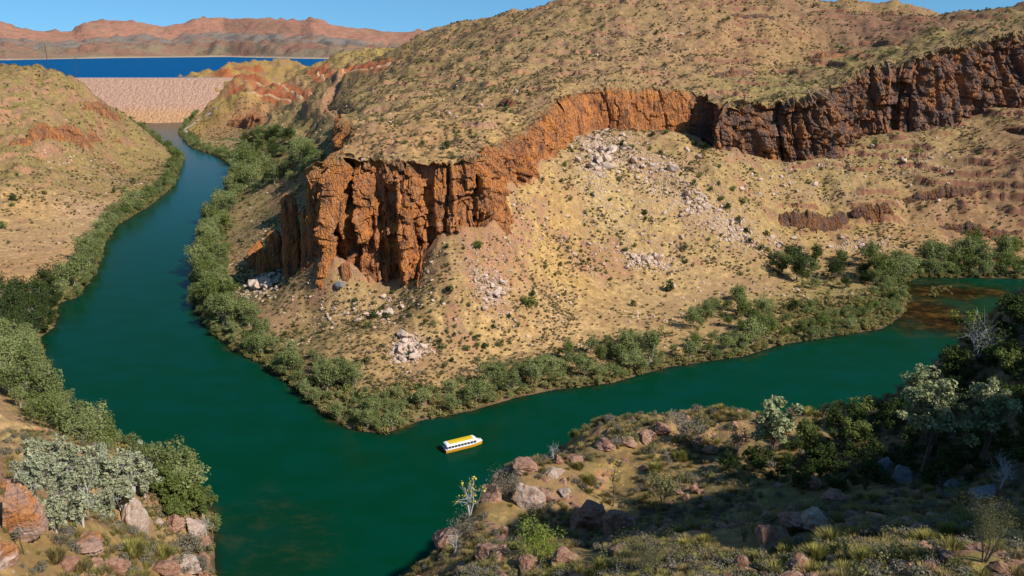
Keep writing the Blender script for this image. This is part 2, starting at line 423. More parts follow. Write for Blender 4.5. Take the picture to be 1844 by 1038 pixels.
def catmull(P, step):
    P = np.asarray(P, float); out = []
    n = len(P)
    for i in range(n - 1):
        p0, p1, p2, p3 = P[max(i-1, 0)], P[i], P[i+1], P[min(i+2, n-1)]
        k = max(1, int(math.ceil(np.hypot(*(p2 - p1)[:2]) / step)))
        for t in np.arange(k) / k:
            out.append(0.5 * ((2*p1) + (-p0+p2)*t + (2*p0-5*p1+4*p2-p3)*t*t + (-p0+3*p1-3*p2+p3)*t**3))
    out.append(P[-1]); return np.array(out)
def poly_sd(x, y, poly, vals=None):
    """signed distance (positive inside) to a closed polygon; optionally a value carried by its corners"""
    x = np.asarray(x, np.float32).ravel(); y = np.asarray(y, np.float32).ravel()
    best = np.full(len(x), 1e12, np.float32); ins = np.zeros(len(x), bool)
    val = np.zeros(len(x), np.float32) if vals is not None else None
    n = len(poly)
    for i in range(n):
        ax, ay = poly[i]; bx, by = poly[(i + 1) % n]
        dx, dy = bx - ax, by - ay; l2 = dx * dx + dy * dy + 1e-9
        t = np.clip(((x - ax) * dx + (y - ay) * dy) / l2, 0, 1)
        d = (x - ax - t * dx) ** 2 + (y - ay - t * dy) ** 2
        m = d < best; best = np.where(m, d, best)
        if vals is not None: val = np.where(m, vals[i] + t * (vals[(i + 1) % n] - vals[i]), val)
        if ay != by:
            c = ((ay > y) != (by > y)) & (x < (bx - ax) * (y - ay) / (by - ay) + ax); ins ^= c
    d = np.sqrt(best); d = np.where(ins, d, -d)
    return (d, val) if vals is not None else d

CL = catmull([c for c in CLIFF], 7.0)
PLAT = [tuple(c[:2]) for c in CL] + PLAT_BACK
PLAT_SET = list(CL[:, 4]) + [4] * len(PLAT_BACK)

NT_, NR_ = 900, 960
TH0, TH1 = R(-43), R(49)
R0, R1 = 24.0, 2700.0
th = np.concatenate([np.linspace(R(-62), TH0, 21)[:-1], np.linspace(TH0, TH1, NT_ - 80), np.linspace(TH1, R(112), 61)[1:]]); TIDX = np.arange(NT_)
lr = np.concatenate([np.linspace(math.log(R0), math.log(300), 321)[:-1], np.linspace(math.log(300), math.log(1300), 571)[:-1], np.linspace(math.log(1300), math.log(R1), 70)]); RIDX = np.arange(NR_)
TT, RR = np.meshgrid(th, lr)            # rows = radius
rr = np.exp(RR); X = rr * np.sin(TT); Y = rr * np.cos(TT)
zl = TL(X, Y); zh = TH(X, Y)
sdP, setb = poly_sd(X, Y, PLAT, PLAT_SET); sdP = sdP.reshape(X.shape); setb = setb.reshape(X.shape)
sdR = -poly_sd(X, Y, [tuple(p) for p in RIVER]).reshape(X.shape)    # positive on land
# wobble of the bank line
near = sstep(140, 60, rr)
hillm = np.clip(np.minimum(zl, 60) / 25, 0, 1)
rgl = 1 - 2.2 * np.abs(fbm2(X / 75, Y / 75, 2, 2))
micro = (0.75 * n2(X / 4.0, Y / 4.0, 9) + 0.9 * np.maximum(n2(X / 2.3, Y / 2.3, 11), 0.05) + 0.5 * np.maximum(n2(X / 1.5, Y / 1.5, 13), 0.1)) * (1 - near)
rough = 3.0 * fbm2(X / 70, Y / 70, 3, 1) + 2.2 * rgl + 1.7 * fbm2(X / 14, Y / 14, 3, 5) + micro
zl = zl + rough * hillm * (1 - 0.8 * near)
bank_cap = np.where((Y < 240) & (X > -48), 4.0, np.where((Y < 300) | (X < -200), 0.9, 0.34)) * np.maximum(sdR, 0) + 0.25
wl = sstep(4, 34, sdR)
zl = np.maximum(np.minimum(zl, bank_cap) * (1 - wl) + zl * wl, 0.25 + 0.02 * np.clip(sdR, 0, 100))
# gullies and rock ledges on the plateau hill
gul = np.abs(fbm2(X / 150, Y / 150, 3, 21)); 
zh = zh + (4.0 * fbm2(X / 60, Y / 60, 3, 31) + 1.9 * fbm2(X / 15, Y / 15, 3, 35) + micro + 3.0 * (1 - 2.2 * np.abs(fbm2(X / 90, Y / 110, 2, 37))) - 3 * sstep(0.3, 0.0, gul) * sstep(10, 80, sdP)) * sstep(3, 26, sdP)
ph = (zh + 5 * fbm2(X / 90, Y / 90, 2, 44)) / 9.0
led = ph - np.floor(ph)
ledge_amp = sstep(-0.2, 0.25, n2(X / 55, Y / 55, 47)) * sstep(8, 40, sdP)
far_h = sstep(1250, 1450, Y) * sstep(200, 380, X)
zh = zh + far_h * 34 * (np.abs(fbm2(X / 210, Y / 210, 3, 49)) - 0.35)
zh = zh + 3.6 * ledge_amp * (sstep(0.0, 0.2, led) - led)
# red ledges on the lower right slope
ph2 = (zl + 3.5 * fbm2(X / 60, Y / 60, 2, 54)) / 8.0
led2 = ph2 - np.floor(ph2)
rt = sstep(160, 240, X) * sstep(500, 560, Y) * sstep(10, 22, zl)
lt_ = sstep(-120, -200, X) * sstep(740, 820, Y) * sstep(14, 26, zl)
la2 = np.maximum(rt, lt_) * sstep(-0.15, 0.25, n2(X / 45, Y / 45, 57))
zl = zl + 4.6 * la2 * (sstep(0.0, 0.2, led2) - led2)
def path_d(P):
    d = np.full(X.shape, 1e9)
    for a_, b_ in zip(P[:-1], P[1:]):
        dx, dy = b_[0] - a_[0], b_[1] - a_[1]
        t_ = np.clip(((X - a_[0]) * dx + (Y - a_[1]) * dy) / (dx * dx + dy * dy), 0, 1)
        d = np.minimum(d, np.hypot(X - a_[0] - t_ * dx, Y - a_[1] - t_ * dy))
    return d
GUL = [[(1085,262,85),(1150,300,72),(1205,325,64),(1255,365,50),(1310,410,34),(1350,445,17),(1375,470,6)], [(1245,262,80),(1262,320,62),(1300,375,44),(1340,430,22)],
       [(980,350,70),(1000,420,46),(1030,480,26)], [(1640,300,62),(1640,370,38),(1620,430,14)], [(1480,310,56),(1490,380,30),(1500,440,10)], [(860,450,50),(880,520,26),(890,580,12)]]
for gi, G_ in enumerate(GUL):
    gd = path_d([atZ(*q) for q in G_]) + 4 * n2(X / 14, Y / 14, 505 + gi)
    zl = zl - (5.5 if gi < 2 else 3.2) * np.exp(-(np.maximum(gd, 0) / (11 if gi < 2 else 8)) ** 2) * sstep(4, 14, sdR)
crag_l = sstep(-180, -280, X) * sstep(780, 880, Y) * sstep(18, 34, zl)
zl = zl + crag_l * (7 * (1 - 2.4 * np.abs(fbm2(X / 85, Y / 85, 3, 511))) + 3 * np.floor(2.5 * n2(X / 34, Y / 34, 513)))
tb = np.clip((sdP - 15) / 6.0, 0, 1)
zl = zl - 1.1 * np.clip(sdP - 0.5, 0, 15)
zh_full = zh
Z = np.where(sdP > 15, np.minimum(zl, zh) + (zh - np.minimum(zl, zh)) * tb, np.where(sdP > -2, np.minimum(zl, np.where(sdP > 3, zh - 3, zl)), zl))
# near rocks ground roughness
rk = np.abs(fbm2(X / 9, Y / 9, 4, 61))
Z = Z + near * (1.5 * fbm2(X / 12, Y / 12, 3, 63, 0.38) + 0.05 * n2(X / 2.2, Y / 2.2, 66)) * sstep(2, 12, sdR)
Z = Z - 2.0 * near * sstep(52, 75, rr) * sstep(-40, -20, X)
# river bed
Z = np.where(sdR < 0, -np.minimum(5.0, 0.3 * -sdR) - 0.2, Z)
# dam basin: lake bed behind the dam
LAKEZ = 80.0

def Hgt(x, y):
    x = np.asarray(x, float); y = np.asarray(y, float)
    t = np.interp(np.arctan2(x, y), th, TIDX)
    r = np.interp(0.5 * np.log(x * x + y * y), lr, RIDX)
    t = np.clip(t, 0, NT_ - 1.001); r = np.clip(r, 0, NR_ - 1.001)
    i = r.astype(int); j = t.astype(int); fr = r - i; ft = t - j
    return (Z[i, j] * (1-fr) * (1-ft) + Z[i+1, j] * fr * (1-ft) + Z[i, j+1] * (1-fr) * ft + Z[i+1, j+1] * fr * ft)
def samp(A, x, y):
    t = np.interp(np.arctan2(x, y), th, TIDX)
    r = np.interp(0.5 * np.log(np.asarray(x) ** 2 + np.asarray(y) ** 2), lr, RIDX)
    return A[np.clip(np.round(r).astype(int), 0, NR_ - 1), np.clip(np.round(t).astype(int), 0, NT_ - 1)]
_TS = np.exp(np.linspace(math.log(28), math.log(2900), 1500))
def hit(px, py):
    a, dy, dz = ray(px, py)
    x = a * _TS; y = dy * _TS; z = CAMZ + dz * _TS
    h = Hgt(x, y)
    k = np.argmax(z < h)
    if not (z < h).any(): return None
    if k == 0: k = 1
    d0 = z[k-1] - h[k-1]; d1 = h[k] - z[k]; f = d0 / (d0 + d1 + 1e-9)
    t = _TS[k-1] + f * (_TS[k] - _TS[k-1])
    return np.array([a * t, dy * t, float(Hgt(a * t, dy * t))])
def HgtTop(x, y):
    sp = samp(sdP, x, y)
    return np.where((sp > 7) & (sp < 22), samp(zh_full, x, y) - 0.2, Hgt(x, y))
def project(x, y, z):
    x = np.asarray(x, float); y = np.asarray(y, float); z = np.asarray(z, float) - CAMZ
    f = y * CP - z * SP; u = y * SP + z * CP
    return 922 + FPX * x / f, 519 - FPX * u / f, f

# ---- slope, rock mask and tint of the ground
gy = np.gradient(Z, axis=0) / np.gradient(rr, axis=0)
gx = np.gradient(Z, axis=1) / (rr * np.gradient(th)[None])
slope = np.hypot(gx, gy)
rock = sstep(1.0, 2.0, slope) * 0.7 * np.where(rr < 260, 0.75, 1.0)
rock = np.maximum(rock, 0.55 * sstep(0.12, 0.5, fbm2(X / 40, Y / 40, 4, 71)) * sstep(0.25, 0.6, slope))
rock = np.maximum(rock, near * 0.62 * sstep(0.0, 0.35, fbm2(X / 12, Y / 12, 3, 73)))
rock = np.maximum(rock, 0.9 * ledge_amp * sstep(0.30, 0.1, led) * sstep(5, 15, sdP))
rock = np.maximum(rock, 0.95 * la2 * sstep(0.30, 0.1, led2) * (sdP < 0))
rock = np.maximum(rock, 0.6 * sstep(16, 4, np.abs(sdP - 5)) * (np.abs(sdP) < 30))
rock *= sstep(3, 12, sdR)
TINTS = [  # px, py, (r,g,b) of the grass and soil cover there
    (60,300,(0.27,0.235,0.095)),(60,200,(0.28,0.245,0.10)),(0,250,(0.27,0.235,0.10)),(160,180,(0.29,0.25,0.10)),(200,330,(0.32,0.26,0.11)),
    (60,440,(0.55,0.40,0.22)),(110,480,(0.50,0.34,0.17)),(0,500,(0.52,0.36,0.18)),(150,385,(0.55,0.42,0.26)),(60,380,(0.5,0.37,0.17)),
    (20,770,(0.48,0.38,0.19)),(60,830,(0.40,0.33,0.16)),(200,1000,(0.38,0.31,0.12)),(50,1020,(0.40,0.32,0.12)),(300,1000,(0.36,0.26,0.15)),
    (500,530,(0.38,0.30,0.15)),(620,560,(0.40,0.31,0.15)),(680,650,(0.44,0.34,0.17)),(560,620,(0.36,0.30,0.14)),
    (800,560,(0.46,0.36,0.17)),(900,480,(0.50,0.37,0.17)),(1000,430,(0.50,0.36,0.14)),(950,380,(0.52,0.41,0.17)),(1100,360,(0.50,0.42,0.19)),(1150,420,(0.47,0.37,0.17)),(1200,350,(0.48,0.38,0.19)),
    (860,640,(0.48,0.37,0.18)),(1000,570,(0.52,0.40,0.20)),(1200,530,(0.52,0.41,0.21)),(1300,520,(0.50,0.39,0.20)),(1330,560,(0.46,0.38,0.18)),
    (1400,400,(0.40,0.32,0.14)),(1500,330,(0.38,0.32,0.14)),(1500,420,(0.44,0.33,0.14)),(1650,300,(0.38,0.31,0.14)),(1700,370,(0.38,0.26,0.14)),(1780,420,(0.38,0.26,0.14)),(1830,300,(0.36,0.25,0.14)),
    (1450,560,(0.27,0.25,0.09)),(1560,540,(0.24,0.24,0.08)),(1400,500,(0.40,0.33,0.15)),
    (720,250,(0.45,0.30,0.15)),(800,200,(0.42,0.31,0.15)),(900,120,(0.36,0.29,0.14)),(1000,60,(0.35,0.28,0.14)),(1100,130,(0.38,0.28,0.15)),(1200,60,(0.37,0.28,0.15)),(1300,100,(0.40,0.27,0.14)),(1400,60,(0.38,0.27,0.14)),(640,180,(0.36,0.29,0.13)),(700,120,(0.38,0.29,0.14)),
    (1420,150,(0.26,0.25,0.10)),(1550,105,(0.24,0.24,0.09)),(1700,60,(0.26,0.25,0.10)),(1830,35,(0.24,0.21,0.10)),(1560,30,(0.24,0.145,0.11)),(1640,34,(0.22,0.13,0.10)),(1600,60,(0.20,0.12,0.095)),(1500,14,(0.30,0.24,0.13)),(1680,50,(0.24,0.15,0.11)),
    (450,130,(0.42,0.32,0.11)),(420,175,(0.50,0.42,0.11)),(520,190,(0.34,0.28,0.13)),(560,140,(0.36,0.28,0.14)),(650,100,(0.42,0.36,0.12)),(440,200,(0.40,0.24,0.13)),
    (500,260,(0.20,0.20,0.075)),(440,262,(0.40,0.35,0.17)),(470,330,(0.25,0.23,0.10)),(420,420,(0.22,0.2,0.09)),
    (1100,900,(0.36,0.29,0.12)),(1200,820,(0.38,0.30,0.13)),(1000,1000,(0.34,0.27,0.12)),(1300,900,(0.27,0.24,0.10)),(1500,900,(0.26,0.22,0.09)),(1600,1000,(0.30,0.26,0.09)),(1750,900,(0.24,0.19,0.10)),(1820,720,(0.2,0.14,0.09))]
tw = np.zeros(X.shape); tc = np.zeros(X.shape + (3,))
tpts = []
for px, py, c in TINTS:
    h_ = hit(px, py)
    if h_ is not None: tpts.append((*uv(h_[0], h_[1]), c))
for u_, v_, c in tpts:
    d2 = (TT - u_) ** 2 + (RR - v_) ** 2
    ww = 1.0 / (d2 + 0.0006) ** 1.6
    tw += ww
    for k in range(3): tc[..., k] += ww * c[k]
tint = tc / tw[..., None] * np.array([0.95, 0.775, 0.70])
# damp dark soil and green herbs next to the river
bm = sstep(26, 5, sdR + 8 * fbm2(X / 12, Y / 12, 3, 81)) * sstep(250, 320, rr)
tint = tint * (1 - bm[..., None]) + np.array([0.20, 0.19, 0.07]) * bm[..., None]
edge = sstep(3.0, 0.5, sdR)
tint = tint * (1 - edge[..., None]) + np.array([0.09, 0.055, 0.03]) * edge[..., None]
redness = np.maximum(rt * 0.75, 0.7 * sstep(1250, 1400, Y) * sstep(250, 400, X))
# red earth of the road cuttings by the dam
def seg_d(pts):
    d = np.full(X.shape, 1e9)
    for (ax, ay), (bx, by) in zip(pts[:-1], pts[1:]):
        dx, dy = bx - ax, by - ay
        t = np.clip(((X - ax) * dx + (Y - ay) * dy) / (dx * dx + dy * dy), 0, 1)
        d = np.minimum(d, np.hypot(X - ax - t * dx, Y - ay - t * dy))
    return d
def wpts(L_): return [tuple(hit(*q)[:2]) for q in L_]
CUTS = [[(398,138),(440,140),(470,152),(520,160),(560,170)], [(420,160),(470,166),(530,176),(556,176)], [(566,128),(620,126),(680,118),(702,114)], [(400,130),(430,122),(460,128)]]
redm = np.zeros(X.shape)
for c_ in CUTS:
    d = seg_d(wpts(c_)); redm = np.maximum(redm, sstep(27, 11, d + 7 * fbm2(X / 25, Y / 25, 2, 91)))
tint = tint * (1 - redm[..., None]) + np.array([0.42, 0.115, 0.045]) * redm[..., None]
rock = rock * (1 - 0.6 * redm)

keep_lake = Z
ter = mesh_np('terrain', np.stack([X, Y, Z], -1).reshape(-1, 3), grid_faces(NR_, NT_)[:, ::-1], [M_TERRAIN], True,
              {'tint': np.clip(tint, 0.01, 0.8).reshape(-1, 3), 'rock': rock.ravel(), 'redness': redness.ravel()})
tag(obj('terrain', ter), 'dry grassy gorge slopes with scattered rock around the river bend', kind='structure')

# ------------------------------------------------------------------ water
def make_water(name, deep, far, shallow, bump=0.02, yfar=1500.0, rgh=0.14, spc=0.10):
    t = NT(name)
    g = t.n('ShaderNodeNewGeometry'); sx = t.n('ShaderNodeSeparateXYZ'); t.l(g.outputs['Position'], sx.inputs[0])
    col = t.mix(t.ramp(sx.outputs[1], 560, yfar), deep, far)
    pn = t.noise(t.pos((1, 1.6, 1)), 0.035, 5, 0.6)
    col = t.mix(t.ramp(pn, 0.38, 0.66, 0, 0.3), col, t.mix(0.5, col, far))
    col = t.mix(t.attr('shallow').outputs['Fac'], col, t.mix(t.ramp(t.noise(t.pos((1, 1.5, 1)), 0.07, 6, 0.72), 0.46, 0.66), tuple(c * 0.13 for c in shallow), shallow))
    w1 = t.noise(t.pos((1, 2.2, 1)), 0.55, 3, 0.55); w2 = t.noise(t.pos((1, 1.5, 1)), 0.06, 3)
    t.principled(col, rgh, spc, t.bump(t.math('MULTIPLY', w1, t.ramp(w2, 0.3, 0.7, 0.35, 1.0)), bump, 0.5))
    return t.m
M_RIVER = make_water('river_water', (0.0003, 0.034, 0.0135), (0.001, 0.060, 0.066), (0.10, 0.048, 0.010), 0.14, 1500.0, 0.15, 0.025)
M_LAKE = make_water('lake_water', (0.0015, 0.07, 0.19), (0.0015, 0.075, 0.20), (0.05, 0.05, 0.04), 0.05, 1500.0, 0.6, 0.02)
nt_, nr_ = 200, 220
th_ = np.linspace(TH0, TH1, nt_); lr_ = np.linspace(math.log(95), math.log(1900), nr_)
T2, R2 = np.meshgrid(th_, lr_); r2 = np.exp(R2); x2 = r2 * np.sin(T2); y2 = r2 * np.cos(T2)
inR = -poly_sd(x2, y2, [tuple(p) for p in RIVER]).reshape(x2.shape)
sh = sstep(-4.5, 0.5, inR + 2.0 * n2(x2 / 14, y2 / 14, 3)) * 0.6
def blob(px, py, rx, ry, z=0.0):
    c = atZ(px, py, 0)
    d = np.hypot((x2 - c[0]) / rx, (y2 - c[1]) / ry) + 0.35 * fbm2(x2 / 18, y2 / 18, 3, 5)
    return sstep(1.35, 0.3, d)
for q in [(1650,560,36,46),(1715,585,36,26),(1690,525,55,26)]: sh = np.maximum(sh, 0.95 * blob(*q))
for q in [(290,225,70,150),(415,292,14,60),(340,225,60,120)]: sh = np.maximum(sh, 0.55 * blob(*q))
sh = np.maximum(sh, 0.16 * blob(430, 1010, 34, 40))
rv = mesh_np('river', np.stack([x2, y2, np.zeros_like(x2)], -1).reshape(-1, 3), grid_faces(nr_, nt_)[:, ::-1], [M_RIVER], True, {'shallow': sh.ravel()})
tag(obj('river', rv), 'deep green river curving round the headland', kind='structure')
lk = mesh_np('lake', [(-3800, 1985, LAKEZ), (600, 1985, LAKEZ), (900, 5600, LAKEZ), (-4600, 5600, LAKEZ)], np.array([[0, 1, 2, 3]]), [M_LAKE], False, {'shallow': np.zeros(4)})
tag(obj('lake', lk), 'deep blue lake stored behind the rockfill dam', kind='structure')

# ------------------------------------------------------------------ far hills across the lake
def make_far_mat():
    t = NT('far_range_rock'); p = t.pos((1, 1, 2.5))
    a = t.noise(p, 0.004, 6, 0.65); b = t.noise(p, 0.02, 6, 0.7); c = t.noise(p, 0.06, 4, 0.7)
    col = t.mix(t.ramp(a, 0.4, 0.6), (0.30, 0.145, 0.095), (0.27, 0.19, 0.115))
    col = t.mix(t.ramp(b, 0.5, 0.68), col, (0.20, 0.17, 0.115))
    col = t.mix(t.ramp(c, 0.52, 0.66, 0, 0.7), col, (0.16, 0.13, 0.10))
    cl = t.attr('crag').outputs['Fac']
    col = t.mix(t.math('MULTIPLY', cl, t.ramp(b, 0.35, 0.6)), col, (0.44, 0.20, 0.13))
    scree = t.attr('scree').outputs['Fac']
    col = t.mix(t.math('MULTIPLY', scree, t.ramp(a, 0.35, 0.55)), col, (0.22, 0.18, 0.15))
    col = t.mix(t.attr('shore').outputs['Fac'], col, (0.50, 0.38, 0.24))
    t.principled(col, 0.95, 0.1, t.bump(t.math('ADD', b, c), 0.9, 14.0))
    return t.m
SKY_PX = np.array([-500,-300,-150,0,30,60,130,150,180,240,290,330,350,400,450,500,540,560,590,620,680,750,850,1000,1300])
SKY_PY = np.array([45,38,50,40,50,58,56,41,37,37,45,42,33,32,32,35,39,33,41,48,57,56,60,62,70])
SHO_PX = np.array([-500,0,200,400,520,600,800,1300]); SHO_PY = np.array([111,109,105,103,106,107,108,108])
na, nb = 440, 110
pa = np.linspace(-520, 1250, na); tt = np.linspace(0, 1, nb)
fx = np.zeros((nb, na)); fy = fx.copy(); fz = fx.copy(); crag = fx.copy(); shore = fx.copy(); scree = fx.copy()
for j, px in enumerate(pa):
    s0 = atZ(px, np.interp(px, SHO_PX, SHO_PY), LAKEZ)
    y0 = s0[1]; y1 = y0 + 1700
    y = y0 - 60 + (y1 - y0 + 900) * tt ** 1.15
    a, dy, dz = ray(px, np.interp(px, SKY_PX, SKY_PY))
    tsl = dz / dy
    ztop = CAMZ + tsl * y1
    s_ = (y - y0) / (y1 - y0)
    prof = np.where(s_ < 0, 0.05 * s_, 0.30 * sstep(0.0, 0.25, s_) + 0.22 * sstep(0.4, 0.75, s_) + 0.48 * sstep(0.72, 1.0, s_))
    prof = prof - 0.5 * np.clip(s_ - 1.02, 0, 1)
    fy[:, j] = y; fx[:, j] = a / dy * y; fz[:, j] = LAKEZ - 2 + (ztop - LAKEZ) * prof
    crag[:, j] = sstep(0.66, 0.8, s_) * sstep(1.1, 1.0, s_); shore[:, j] = sstep(0.07, 0.03, s_); scree[:, j] = sstep(0.42, 0.5, s_) * sstep(0.8, 0.7, s_)
amp = sstep(0.03, 0.25, (fz - LAKEZ) / 150) 
rid = 1 - np.abs(fbm2(fx / 420, fy / 500, 4, 101)) * 2
fz = fz + amp * (40 * (rid - 0.6) + 14 * fbm2(fx / 110, fy / 110, 3, 105)) * (1 - 0.75 * sstep(0.85, 1.0, crag))
fm = mesh_np('far_hills', np.stack([fx, fy, fz], -1).reshape(-1, 3), grid_faces(nb, na)[:, ::-1], [make_far_mat()], True, {'crag': crag.ravel(), 'shore': shore.ravel(), 'scree': scree.ravel()})
tag(obj('far_hills', fm), 'red craggy range beyond the blue lake', kind='structure')

# ------------------------------------------------------------------ cliffs
def ribbon(name, base, zb, zt, back, mat, label, step_v=0.9, amp=1.0, seed=0, notches=(), cap=8.0, s_off=0.0, jag=1.6, block=1.0, top=None):
    """rock wall: base (n,2) path with the open side on its right hand, bottom and top heights, setback of the top"""
    base = np.asarray(base, float); n = len(base)
    d = np.gradient(base, axis=0)
    k = 9
    ker = np.ones(k) / k
    for q in range(2): d[:, q] = np.convolve(np.pad(d[:, q], k // 2, 'edge'), ker, 'valid')
    d /= np.linalg.norm(d, axis=1)[:, None] + 1e-9
    nrm = np.stack([d[:, 1], -d[:, 0]], 1)
    s = np.concatenate([[0], np.cumsum(np.linalg.norm(np.diff(base, axis=0), axis=1))]) + s_off
    hmax = float(np.max(zt - zb)); rows = max(10, int(hmax / step_v))
    t = np.linspace(0, 1, rows)[:, None]
    zt = zt + 1.6 * jag * n2(s / 24, s * 0 + seed, 205) + jag * n2(s / 7, s * 0 + seed, 201) + 0.6 * jag * np.floor(2.5 * n2(s / 3.2, s * 0 + seed, 203))
    zz = zb[None] + (zt - zb)[None] * t
    S = np.broadcast_to(s[None], zz.shape); h = (zt - zb)[None]
    A = amp * np.clip(h / 45, 0.12, 1.0)
    lean = 0.10 * (zz - zb[None])
    hr = np.random.default_rng(900 + seed).random((4, 4096))
    def blocks(wd, ht, depth, broke, crack, ch, warp):
        q = (S + lean + warp * n2(S / (wd * 2.2), zz / (ht * 1.3) + seed, 231 + ch)) / wd + 0.8 * n2(S / (wd * 3.1), S * 0 + seed, 233 + ch) * 2
        i = np.floor(q).astype(int); fr = q - i
        kz = zz / ht + 7 * hr[0, i % 4096] + 0.25 * n2(S / wd, zz / ht, 235 + ch)
        k = np.floor(kz).astype(int); fk = kz - k
        off = depth * (hr[1, i % 4096] - 0.5) * 2 + broke * (hr[2, (i * 31 + k * 7) % 4096] - 0.5) * 2
        ed = np.minimum(fr, 1 - fr) * wd
        return off - crack * np.exp(-(ed / (0.10 * wd + 0.25)) ** 2) - 0.35 * crack * np.exp(-(np.minimum(fk, 1 - fk) * ht / 0.8) ** 2) - 0.5 * broke * (fk - 0.5)
    c1 = 1.25 * n2((S + lean) / 46, zz / 120 + seed, 211) + 0.75 * n2((S + lean) / 21, zz / 60 + seed, 212)
    bed = np.floor(zz / 5.5 + 0.9 * n2(S / 40, zz * 0 + seed, 241)).astype(int)
    D = A * (5.5 * c1 + blocks(21, 34, 3.0, 2.4, 2.6, 0, 9.0) + blocks(8.5, 12, 1.2, 1.7, 0.7, 1, 5.0) + block * blocks(3.7, 4.6, 0.5, 1.0, 0.4, 2, 2.5) + 0.9 * (hr[3, bed % 4096] - 0.5)
             + 0.7 * n2(S / 3.5, zz / 9 + seed, 215) + 0.35 * n2(S / 1.7, zz / 3.5 + seed, 217)) - 0.2 * A
    for (sc_, wd, dp, tmax) in notches:
        g = np.exp(-((S + lean - sc_) / wd) ** 4) * sstep(tmax, tmax - 0.12, np.broadcast_to(t, S.shape))
        D = D - dp * g
    D = D * sstep(1.0, 0.93, t) ** 0.5 * (0.55 + 0.45 * sstep(0, 0.1, t)) - 0.6 * sstep(0.9, 1.0, t)
    rim = 0.12 * n2(S / 11, zz / 30 + seed, 243)
    inn = back[None] * (0.5 * t + 0.5 * sstep(0.74 + rim, 1.0, t)) * 1.25 + 0.07 * h * sstep(0.5 + rim, 0.56 + rim, t) * np.clip(0.5 + n2(S / 30, S * 0 + seed, 245), 0, 1) - 0.06 * h * (1 - t)
    px_ = base[None, :, 0] + nrm[None, :, 0] * (D - inn); py_ = base[None, :, 1] + nrm[None, :, 1] * (D - inn)
    V = [np.stack([px_, py_, zz], -1)]; led = [np.broadcast_to(sstep(0.9, 1.0, t) * 0.7, zz.shape)]
    nwall = len(V[0])
    for kk, f in enumerate((0.1, 0.22, 0.36, 0.52, 0.68, 0.84, 1.0)):
        o_ = inn[-1] + (cap - inn[-1] if top is not None else cap) * f
        x = base[:, 0] - nrm[:, 0] * o_; y = base[:, 1] - nrm[:, 1] * o_
        hz = Hgt(x, y) if top is None else samp(top, x, y)
        e_ = min(1.0, f * 2.5) if top is not None else f
        z = (zt * (1 - e_) + hz * e_) + 0.5 * jag * n2(x / 4, y / 4, 223) * (1 - f) + (0.25 - 1.4 * f ** 3 if top is not None else -1.2 * f * f)
        V.append(np.stack([x, y, z], -1)[None]); led.append(np.full((1, n), 0.9))
    V = np.concatenate(V); led = np.concatenate(led)
    fm_ = np.repeat((np.arange(V.shape[0] - 1) >= nwall).astype(int), n - 1)
    me = mesh_np(name, V.reshape(-1, 3), grid_faces(V.shape[0], n), [mat, M_TERRAIN], False,
                 {'ledge': led.ravel(), 'tint': np.clip(samp(tint, V[..., 0], V[..., 1]), .01, .8).reshape(-1, 3), 'rock': np.full(V.shape[:2], 0.35).ravel(), 'redness': np.zeros(V.shape[:2]).ravel()}, fm_)
    o = obj(name, me); tag(o, label, kind='structure'); return o

CF = catmull(CLIFF, 0.85)
pxs, pys, _ = project(CF[:, 0], CF[:, 1], CF[:, 2])
arc = np.concatenate([[0], np.cumsum(np.hypot(*np.diff(CF[:, :2], axis=0).T))])
def s_at(px, lo=0): 
    k = lo + np.argmin(np.abs(pxs[lo:] - px)); return arc[k]
def cliff_part(a, b, mat, label, seed, amp, notches=(), jag=1.6, block=1.0):
    C = CF[a:b]
    dn = np.gradient(C[:, :2], axis=0); dn /= np.linalg.norm(dn, axis=1)[:, None]
    ox, oy = dn[:, 1], -dn[:, 0]
    zb = np.minimum(Hgt(C[:, 0] + ox * 5, C[:, 1] + oy * 5), Hgt(C[:, 0] + ox * 1.5, C[:, 1] + oy * 1.5)) - 3.5
    bx, by = C[:, 0] - ox * (C[:, 4] + 5), C[:, 1] - oy * (C[:, 4] + 5)
    zt = np.maximum(samp(zh_full, bx, by) + 0.4, zb + 3)
    ribbon('cliff', C[:, :2], zb, zt, C[:, 4], mat, label, amp=amp, seed=seed, notches=notches, s_off=arc[a], jag=jag, block=block, cap=25.0, top=zh_full)
kF = 110
i1 = kF + int(np.argmin(np.abs(pxs[kF:] - 1030))); i2 = kF + int(np.argmin(np.abs(pxs[kF:] - 1238)))
NOTCH = [(s_at(606, kF), 5.5, 14, 1.2), (s_at(637, kF), 3.8, 12, 0.98), (s_at(694, kF), 2.6, 7, 0.9), (s_at(716, kF), 4.6, 10, 0.86), (s_at(778, kF), 3.0, 6, 1.2), (s_at(575, kF), 2.0, 5, 1.2), (s_at(905, kF), 4.0, 6, 1.2)]
cliff_part(0, i1 + 6, M_CLIFF, 'orange sandstone bluff with deep vertical clefts above the river bend', 3, 1.25, NOTCH)
cliff_part(i1, i2 + 4, M_CLIFF, 'orange back wall of the hollow above the rubble chute', 5, 0.55, [], 1.2, 0.6)
NOTCH2 = [(s_at(1262, i2), 12, 12, 1.2), (s_at(1356, i2), 11, 14, 1.2), (s_at(1540, i2), 4, 6, 1.2), (s_at(1690, i2), 3, 7, 1.2), (s_at(1610, i2), 3, 5, 1.2), (s_at(1740, i2), 4, 8, 1.2), (s_at(1800, i2), 4, 9, 1.2), (s_at(1440, i2), 3, 5, 1.2)]
cliff_part(i2, len(CF), M_CLIFF_DARK, 'dark cliff wall along the right hand slope, its shade toned into the rock', 9, 1.5, NOTCH2, 2.4)

